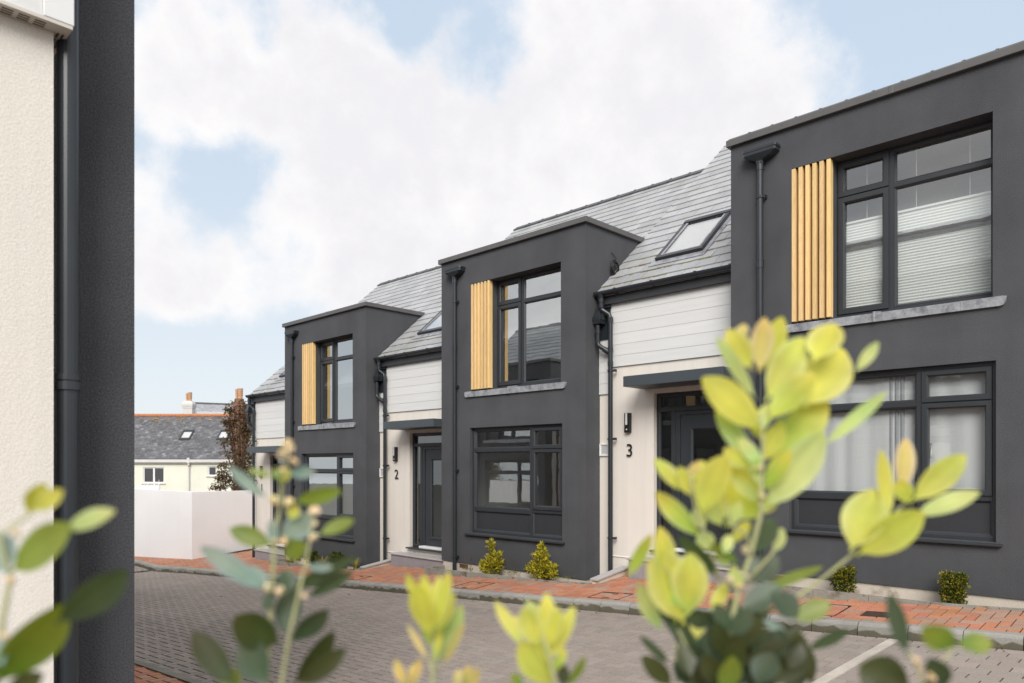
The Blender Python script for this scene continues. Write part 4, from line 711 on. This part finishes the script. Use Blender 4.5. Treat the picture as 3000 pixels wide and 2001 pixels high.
def leaf(q,b,t,w,tilt,tone,cup=.16,REF=REF):
    b,t=Vector(b),Vector(t); a=t-b; L=a.length; a=a/L
    n=(REF-a*REF.dot(a)).normalized(); s=n.cross(a); c_,s_=math.cos(math.radians(tilt)),math.sin(math.radians(tilt))
    s,n=(s*c_+n*s_),(n*c_-s*s_)
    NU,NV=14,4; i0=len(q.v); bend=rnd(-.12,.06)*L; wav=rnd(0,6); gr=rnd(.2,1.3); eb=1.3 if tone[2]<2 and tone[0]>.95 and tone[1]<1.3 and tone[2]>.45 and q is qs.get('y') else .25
    for i in range(NU+1):
        u=i/NU
        uu=min(1,max(0,(u-.05)/.95)); ww=w/2*1.03*(max(0,math.sin(math.pi*uu**1.12))**.64)*min(1,(uu/.18)**.4) if uu>0 else 0
        ww=max(ww,w*.035 if u<.9 else w*.06)
        for j in range(NV+1):
            v=j/NV*2-1
            z=cup*abs(v)**1.3*ww+bend*(u*u*1.2-.3*u)+.012*w*math.sin(9*u+wav)*v
            p=b+a*(L*u)+s*(v*ww)+n*z
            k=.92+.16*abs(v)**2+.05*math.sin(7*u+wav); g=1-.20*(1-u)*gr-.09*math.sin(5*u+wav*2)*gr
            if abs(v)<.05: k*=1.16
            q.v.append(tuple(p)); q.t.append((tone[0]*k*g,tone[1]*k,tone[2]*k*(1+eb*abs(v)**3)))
    for i in range(NU):
        for j in range(NV): k=i0+i*(NV+1)+j; q.f.append((k,k+NV+1,k+NV+2,k+1))
SH={'A':('blurred shrub sprig at the left edge before the cream wall','sprig'),'B':('tall grey green shrub with round cream flower buds','shrub'),'C':('slim shoot of pale yellow leaves left of the centre yellow tip','shrub'),
    'D':('short yellow leaf tip between the slim shoot and the big shrub','shrub'),'E':('biggest shrub, bright yellow top leaves and dark green lower ones','shrub'),'F':('low olive leaved sprig at the lower right corner','shrub')}
qs={}
for key,(lab,cat) in SH.items():
    D=PLANTS[key]; REF=Vector(D['ref']).normalized(); st0=D['stem'][0][1][0]; gz=-1.62
    base=Vector((st0[0]*1.02,st0[1]*1.02,gz)); T=thing('garden_shrub',lab,'shrub',base,'shrubs in the planting bed in front')
    rel=lambda p: (p[0]-base.x,p[1]-base.y,p[2]-base.z)
    qs={'y':MB(),'m':MB(),'s':MB()}
    for (b,t,w,ti,c) in D['leaf']:
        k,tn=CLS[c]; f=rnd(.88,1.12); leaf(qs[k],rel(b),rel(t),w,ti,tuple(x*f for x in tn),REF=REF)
    q=MB()
    for i,(r,pts) in enumerate(D['stem']):
        P_=[rel(p) for p in pts]; n=len(P_)
        if pts[0][2]<-.12: 
            x,y,z=P_[0]; P_=[(x*.3,y*.3,-.02),(x*.75+.01,y*.75,z*.45),(x*.95,y*.95,z*.8)]+P_
        m=len(P_); q.tube(P_,[r*(1.15-.72*j/(m-1)) for j in range(m)],8)
        # older leaves lower down the stem, out of the frame
        if pts[0][2]<-.2:
            for j in range(26):
                u=rnd(.25,.98); zz=P_[3][2]*u; c=Vector((P_[3][0]*u,P_[3][1]*u,zz)); an=rnd(0,6.28); d_=Vector((math.cos(an),math.sin(an),rnd(.1,.8))).normalized(); tn=CLS[random.choice('ggdo')][1]
                leaf(qs['m'],c+d_*.012,c+d_*rnd(.06,.085),rnd(.025,.034),rnd(-60,60),tn)
    q.build('stem',m_stem,T,smooth=True)
    for k,nm in (('y','young_leaves'),('m','mature_leaves'),('s','silvery_leaves')):
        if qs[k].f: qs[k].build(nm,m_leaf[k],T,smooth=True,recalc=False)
    for p,r in D['bud']:
        c=Vector(rel(p)); q=MB()
        for k in range(5): o=Vector((rnd(-.5,.5),rnd(-.5,.5),rnd(-.5,.55)))*r; t=rnd(.85,1.2); q.sphere(c+o,r*rnd(.5,.66),7,5,(1,1,1.15),(t*rnd(.95,1.25),t,t*rnd(.8,1.3)))
        q.build('flower_bud',m_bud,T,smooth=True)

# ------------------------------------------------------------------ planter shrubs, grasses, climber
m_var=M('variegated_leaf',(.42,.38,.05),.5,.35,None,tone=True,trans=((.45,.42,.05),.25)); m_gr=M('grass_blade',(.30,.27,.09),.7,.2,None,tone=True,trans=((.3,.3,.08),.3)); m_twig=M('twig',(.12,.08,.05),.8,.2,(20,.2)); m_cop=M('copper_leaf',(.095,.045,.032),.5,.4,None,tone=True,trans=((.16,.05,.02),.25))
def sleaf(q,c,d_,l,w,tn):
    d_=d_.normalized(); s=d_.cross(Vector((rnd(-1,1),rnd(-1,1),rnd(-1,1)))).normalized(); n=s.cross(d_)
    i=len(q.v); q.v+=[tuple(c),tuple(c+d_*l*.5+s*w*.5+n*w*.14),tuple(c+d_*l),tuple(c+d_*l*.5-s*w*.5+n*w*.14)]; q.t+=[tn]*4; q.f+=[(i,i+1,i+2),(i,i+2,i+3)]
def planter_shrub(name,label,loc,clumps,n,l,w,tones,group):
    T=thing(name,label,'shrub',loc,group); q=MB(); tw=MB(); tot=sum(c[3]*c[4] for c in clumps)
    for (cx,cy,cz,rw,rh) in clumps:
        tw.tube([(cx*.1,cy*.1,-.12),(cx*.6,cy*.6,cz*.5),(cx,cy,cz+rh*.4)],[.009,.006,.003],5)
        for k in range(int(n*rw*rh/tot)):
            while True:
                u=Vector((rnd(-1,1),rnd(-1,1),rnd(-1,1)))
                if .15<u.length<1: break
            u=u*(.55+.45*u.length)
            c=Vector((cx+u.x*rw,cy+u.y*rw*.8,cz+u.z*rh)); 
            for m in range(3):
                dd=Vector((u.x,u.y,u.z*.6+.55))+Vector((rnd(-.8,.8),rnd(-.8,.8),rnd(-.6,.8))); tn=random.choice(tones); f=rnd(.7,1.2); sleaf(q,c,dd,l*rnd(.7,1.2),w*rnd(.7,1.1),tuple(x*f for x in tn))
    tw.build('stem',m_twig,T); q.build('foliage',m_var,T,recalc=False); return T
Y3=[(1.5,1.4,.8),(1.4,1.28,.7),(1.25,1.15,.6),(.95,1.0,.6),(.3,.42,.5)]
GB=[(.14,.24,.4),(.10,.19,.35),(.2,.34,.5),(.75,.72,.5),(.95,.85,.5)]
gl='small shrubs in the bay planters'
planter_shrub('variegated_shrub','gold variegated shrub with a thin leader rising above it, planter of house 2',(-8.909,8.60,-1.85),[(0,0,.12,.20,.14),(-.17,0,.13,.09,.10),(.15,0,.22,.10,.12),(.02,0,.30,.11,.09),(.0,0,.42,.03,.05),(-.01,0,.50,.065,.085),(.22,0,.34,.045,.06)],560,.06,.024,Y3,gl)
planter_shrub('variegated_shrub','broad conical gold variegated shrub nearest the door wall of house 3',(-7.763,8.60,-1.81),[(0,0,.14,.20,.15),(-.2,0,.16,.10,.09),(.2,0,.15,.11,.11),(0,0,.30,.14,.11),(-.01,0,.42,.10,.08),(0,0,.50,.05,.07),(.25,0,.2,.06,.06),(-.12,0,.36,.05,.05)],640,.06,.024,Y3,gl)
planter_shrub('box_shrub','clipped dark green and gold shrub behind the long bare branch, house 3 planter',(-3.152,8.60,-1.47),[(0,0,.13,.135,.15),(.02,0,.22,.12,.08),(-.04,0,.27,.06,.05),(.08,0,.28,.04,.05)],1000,.032,.016,GB,gl)
planter_shrub('box_shrub','taller clipped dark green and gold shrub beside the air brick of house 3',(-2.045,8.60,-1.47),[(0,0,.12,.12,.14),(0,0,.23,.13,.11),(.08,0,.30,.05,.06),(-.05,0,.31,.07,.05)],1050,.032,.016,GB,gl)
planter_shrub('box_shrub','small dark round shrub left of the pale grass tuft, house 1 planter',(-14.66,8.60,-2.24),[(0,0,.14,.17,.15),(.05,0,.26,.09,.06)],420,.05,.022,[(.14,.24,.4),(.10,.19,.35),(.2,.34,.5),(.55,.60,.5)],gl)
planter_shrub('box_shrub','small dark round shrub right of the pale grass tuft, house 1 planter',(-13.66,8.60,-2.17),[(0,0,.14,.21,.13),(.1,0,.24,.06,.07),(-.1,0,.24,.07,.05)],420,.05,.022,[(.14,.24,.4),(.10,.19,.35),(.2,.34,.5),(.45,.55,.5)],gl)
def tuft(label,loc,n,h,sp,tones,cat='grass tuft'):
    q=MB()
    for k in range(n):
        an=rnd(0,6.28); r=rnd(0,.05); hh=h*rnd(.6,1.1); s=sp*rnd(.3,1); pts=[]
        for i in range(5):
            u=i/4; pts.append(Vector((math.cos(an)*(r+s*u*u),math.sin(an)*(r+s*u*u),hh*(u-.25*u*u))))
        i0=len(q.v); sd=Vector((-math.sin(an),math.cos(an),0)); tn=random.choice(tones); 
        for i,p in enumerate(pts): ww=.006*(1-i/4.3); q.v+=[tuple(p-sd*ww),tuple(p+sd*ww)]; q.t+=[tn]*2
        for i in range(4): a=i0+2*i; q.f.append((a,a+1,a+3,a+2))
    o=q.build('grass_tuft',m_gr,recalc=False); o.location=loc; tag(o,label,cat,'grass tufts in the bay planters')
TN=[(1.4,1.4,.9),(1,1,1),(1.7,1.5,1.3),(.7,.85,.5)]
tuft('pale arching grass tuft between the two dark shrubs of house 1',(-14.2,8.6,-2.24),150,.30,.25,TN); tuft('loose grass tuft at the right end of the far planter',(-12.95,8.6,-2.18),90,.33,.17,TN); tuft('low brownish grass tuft at the left end of the far planter',(-15.7,8.6,-2.30),110,.17,.26,[(1.2,.9,.7),(1.5,1.2,.9)])
def stalks(label,X,z,n,h):
    q=MB()
    for k in range(n):
        x=rnd(-.12,.12); l=rnd(-.03,.05); hh=h*rnd(.7,1.1); q.tube([(x,0,0),(x+l*.5,0,hh*.6),(x+l,rnd(-.02,.02),hh)],.0022,5,(.55,.38,.3)); q.tube([(x+l,0,hh*.86),(x+l*1.02,0,hh*1.02)],[.006,.003],5,(.45,.25,.2))
    for k in range(14): sleaf(q,Vector((rnd(-.13,.13),rnd(-.03,.03),.02)),Vector((rnd(-1,1),rnd(-1,1),.5)),.08,.012,(.6,.7,.4))
    o=q.build('dry_stalks',m_gr,recalc=False); o.location=(X,8.62,z); tag(o,label,'dry plant','dry stalks in the middle planter')
stalks('thin dry brown stalks left of both gold shrubs',-9.50,-1.86,5,.28); stalks('thin dry brown stalks between the two gold shrubs',-8.43,-1.81,4,.26); stalks('single thin dry stalk at the bay corner of house 2',-7.28,-1.77,2,.15)
# copper coloured climber over the brick chimney and the wall below it
T=thing('climbing_shrub','tall copper brown leaved climber covering the brick chimney beside house 1','climber',at(702,1440,33.5)); T.rotation_euler=(0,0,math.atan2(Rv.y,Rv.x)); s=33.5/2152.04
q=MB(); tr=MB()
CL=[(735,1200,14,22,.6),(655,1300,12,12,.4),(664,1235,12,14,.5),(738,1330,12,30,.6),(660,1330,14,10,.35),(668,1200,10,16,.5),(726,1245,13,12,.6),(672,1290,15,15,.55),(655,1405,15,12,.6),(735,1385,12,22,.6),(625,1430,9,6,.4),(703,1190,22,18,1),(715,1220,20,22,1),(690,1215,16,20,.9),(700,1250,26,22,1),(678,1240,14,14,.8),(725,1260,14,22,.9),(695,1285,22,16,1),(722,1300,16,20,.8),(700,1315,18,16,.7),(706,1340,24,14,1),(690,1365,28,16,1),(660,1378,16,22,.8),(648,1395,14,16,.55),(715,1380,20,22,1),(668,1418,30,14,.8),(700,1410,24,20,1),(640,1428,14,8,.7),(728,1420,16,20,.9),(672,1262,8,8,.7),(730,1230,10,20,.8),(655,1365,8,8,.6)]
for (x,y,rx,ry_,dn) in CL:
    c=Vector(((x-702)*s,rnd(-.2,.2),(1440-y)*s)); tr.tube([(0,.1,-3.5),(c.x*.4,.1,c.z*.5-.2),(c.x,c.y,c.z)],[.05,.03,.008],5)
    for k in range(int((.75 if rx>=16 else 2.2)*rx*ry_*dn)):
        u=Vector((rnd(-1,1),rnd(-1,1),rnd(-1,1)))
        if u.length>1: continue
        p=c+Vector((u.x*rx*s*1.5,u.y*rx*s,u.z*ry_*s*1.08)); tn=random.choice([(1,1.15,1),(1.5,1.5,1),(.6,.7,.6),(1.6,1.9,1.3),(.8,1.7,.9),(1.7,3.0,1.6),(.7,1.2,.8)]); f=rnd(.7,1.3)
        sleaf(q,p,Vector((rnd(-1,1),rnd(-1,1),rnd(-1,.8))),rnd(.10,.17),rnd(.05,.08),tuple(a*f for a in tn))
tr.build('stem',m_twig,T); q.build('foliage',m_cop,T,recalc=False)
# fallen leaves and grit by the kerb
m_litter=M('dry_leaf',(.14,.07,.03),.8,.2,(20,.3))
q=MB()
for k in range(46):
    X=rnd(-13,-1); Y=7.38-abs(random.gauss(0,.10))-.02 if k<36 else rnd(3.2,7); sleaf(q,Vector((X,Y,zroad(X,Y)+.006)),Vector((rnd(-1,1),rnd(-1,1),rnd(.0,.25))),rnd(.02,.05),rnd(.012,.03),(1,1,1))
tag(q.build('leaf_litter',m_litter,recalc=False),kind='stuff')

# ------------------------------------------------------------------ sky, sun, camera
SUN_EL,SUN_AZ=math.radians(48),None
sd=Vector((.54,-.64,.60)).normalized()
W=bpy.data.worlds.new('World'); S.world=W; W.use_nodes=True; nt=W.node_tree; N=nt.nodes; L=nt.links
bg=N['Background']; sk=N.new('ShaderNodeTexSky'); sk.sky_type='NISHITA'; sk.sun_disc=False
sk.sun_elevation=math.asin(sd.z); sk.sun_rotation=math.atan2(sd.x,sd.y); sk.air_density=1.0; sk.dust_density=1.2; sk.ozone_density=1.0
tc=N.new('ShaderNodeTexCoord'); G_=tc.outputs['Generated']
def vm(op,a,b=None,out=0):
    n=N.new('ShaderNodeVectorMath'); n.operation=op
    for i,x in enumerate((a,b)):
        if x is None: continue
        if isinstance(x,(tuple,Vector)): n.inputs[i].default_value=tuple(x)
        else: L.new(x,n.inputs[i])
    return n.outputs['Value'] if op=='DOT_PRODUCT' else n.outputs[0]
def ma(op,a,b=0,c=0,clamp=False):
    n=N.new('ShaderNodeMath'); n.operation=op; n.use_clamp=clamp
    for i,x in enumerate((a,b,c)):
        if isinstance(x,(int,float)): n.inputs[i].default_value=x
        else: L.new(x,n.inputs[i])
    return n.outputs[0]
def mrange(x,a,b,c,d):
    n=N.new('ShaderNodeMapRange'); n.interpolation_type='SMOOTHSTEP'; L.new(x,n.inputs[0]); n.inputs[1].default_value=a; n.inputs[2].default_value=b; n.inputs[3].default_value=c; n.inputs[4].default_value=d; return n.outputs[0]
def wn_(sc,det,ro,off=(0,0,0),src=None):
    n=N.new('ShaderNodeTexNoise'); n.inputs['Scale'].default_value=sc; n.inputs['Detail'].default_value=det; n.inputs['Roughness'].default_value=ro
    L.new(vm('ADD',src or G_,off),n.inputs['Vector']); return n.outputs['Fac']
def cdir(x,y): return at(x*1.2761,y*1.2761,1).normalized()
# cloud banks and gaps by compass direction: (direction, angular radius in degrees, strength)
nz=N.new('ShaderNodeTexNoise'); nz.inputs['Scale'].default_value=3.2; nz.inputs['Detail'].default_value=5; L.new(G_,nz.inputs['Vector'])
w1=vm('SUBTRACT',nz.outputs['Color'],(.5,.5,.5)); sc=N.new('ShaderNodeVectorMath'); sc.operation='SCALE'; L.new(w1,sc.inputs[0]); sc.inputs['Scale'].default_value=.22
dirw=vm('NORMALIZE',vm('ADD',G_,sc.outputs[0]))
def N_sepz():
    n=N.new('ShaderNodeSeparateXYZ'); L.new(G_,n.inputs[0]); return n.outputs['Z']
BL=[((1250,300),15,.32),((720,230),10,.30),((1720,200),8,.24),((1000,560),11,.26),((460,260),8,.32),((430,590),6,.46),((700,600),7,.30),((1880,170),5,.16),((420,925),3.4,.40),((330,20),4.5,-.22),((440,180),4.5,.40),((760,60),5,.10),((2180,60),5,.06),
    ((2180,90),11,-.46),((2340,30),8,-.3),((1030,40),4.2,-.48),((860,80),3.2,-.42),((560,50),3.4,-.46),((700,60),3,-.2),((600,450),5.0,-.70),((390,390),5.2,-.80),((330,560),5,.5),((480,640),4,.3),((520,830),9,-.50),((380,780),6,-.25),((1900,330),6,.12)]
acc=None
for (px,py),rad,st in BL:
    d_=vm('DOT_PRODUCT',dirw,cdir(px,py)); g=mrange(d_,math.cos(math.radians(rad*1.5)),1.0,0,st); acc=g if acc is None else ma('ADD',acc,g)
up_=mrange(N_sepz(),.62,.85,0,.4); bk=mrange(vm('DOT_PRODUCT',G_,Fv),-.2,.25,.25,0); acc=ma('ADD',acc,ma('ADD',up_,bk))
n1=wn_(5.5,12,.6,(1.3,.2,.7)); n2=wn_(1.9,4,.5,(4,2,1)); n3=wn_(17.0,10,.62,(2,5,1))
dens=ma('ADD',acc,ma('ADD',ma('MULTIPLY',n1,1.25),ma('ADD',ma('MULTIPLY',n2,.4),ma('MULTIPLY',n3,.55))))
mask=mrange(dens,.98,1.46,0,1)
shade=mrange(ma('ADD',ma('MINIMUM',ma('MULTIPLY',acc,.5),.22),ma('ADD',ma('MULTIPLY',wn_(3.4,8,.6,(1.3,.2,.95)),1.1),ma('MULTIPLY',n3,.6))),.84,1.28,1,0)
def mixc(f,a,b):
    n=N.new('ShaderNodeMix'); n.data_type='RGBA'
    if isinstance(f,(int,float)): n.inputs['Factor'].default_value=f
    else: L.new(f,n.inputs['Factor'])
    for nm,x in (('A',a),('B',b)):
        if isinstance(x,tuple): n.inputs[nm].default_value=(*x,1)
        else: L.new(x,n.inputs[nm])
    return n.outputs['Result']
sep=N.new('ShaderNodeSeparateXYZ'); L.new(G_,sep.inputs[0])
veil=mixc(mrange(sep.outputs['Z'],-.02,.5,0,1),(9.0,9.5,9.9),(6.9,8.2,9.7))
skyc=mixc(.82,sk.outputs[0],veil)
cloud=mixc(shade,(8.8,8.68,9.0),(10.2,10.05,10.05))
final=mixc(mask,skyc,cloud)
L.new(final,bg.inputs['Color']); bg.inputs['Strength'].default_value=.05
sl=bpy.data.lights.new('Sun','SUN'); sl.energy=1.65; sl.angle=math.radians(34); sl.color=(1,.965,.925); so=bpy.data.objects.new('Sun',sl); COL.objects.link(so); so.rotation_euler=sd.to_track_quat('Z','Y').to_euler(); so.location=(0,0,20)
cd=bpy.data.cameras.new('Camera'); co=bpy.data.objects.new('Camera',cd); COL.objects.link(co); S.camera=co
co.location=(0,0,0); co.rotation_euler=(math.pi/2,0,math.pi/2-cA); cd.sensor_width=36; cd.sensor_fit='HORIZONTAL'; cd.lens=2152.04/3000*36; cd.shift_x=0; cd.shift_y=(1361.5-1000.5)/3000
cd.clip_start=.02; cd.clip_end=600; cd.dof.use_dof=True; cd.dof.focus_distance=7.5; cd.dof.aperture_fstop=3.4
S.view_settings.view_transform='Standard'; S.view_settings.look='None'; S.view_settings.exposure=1.0; S.view_settings.gamma=1
S.render.engine='CYCLES'; S.cycles.use_denoising=True; S.cycles.max_bounces=8; S.cycles.transparent_max_bounces=12; S.cycles.caustics_reflective=False; S.cycles.caustics_refractive=False; S.cycles.sample_clamp_indirect=6
S.render.film_transparent=False
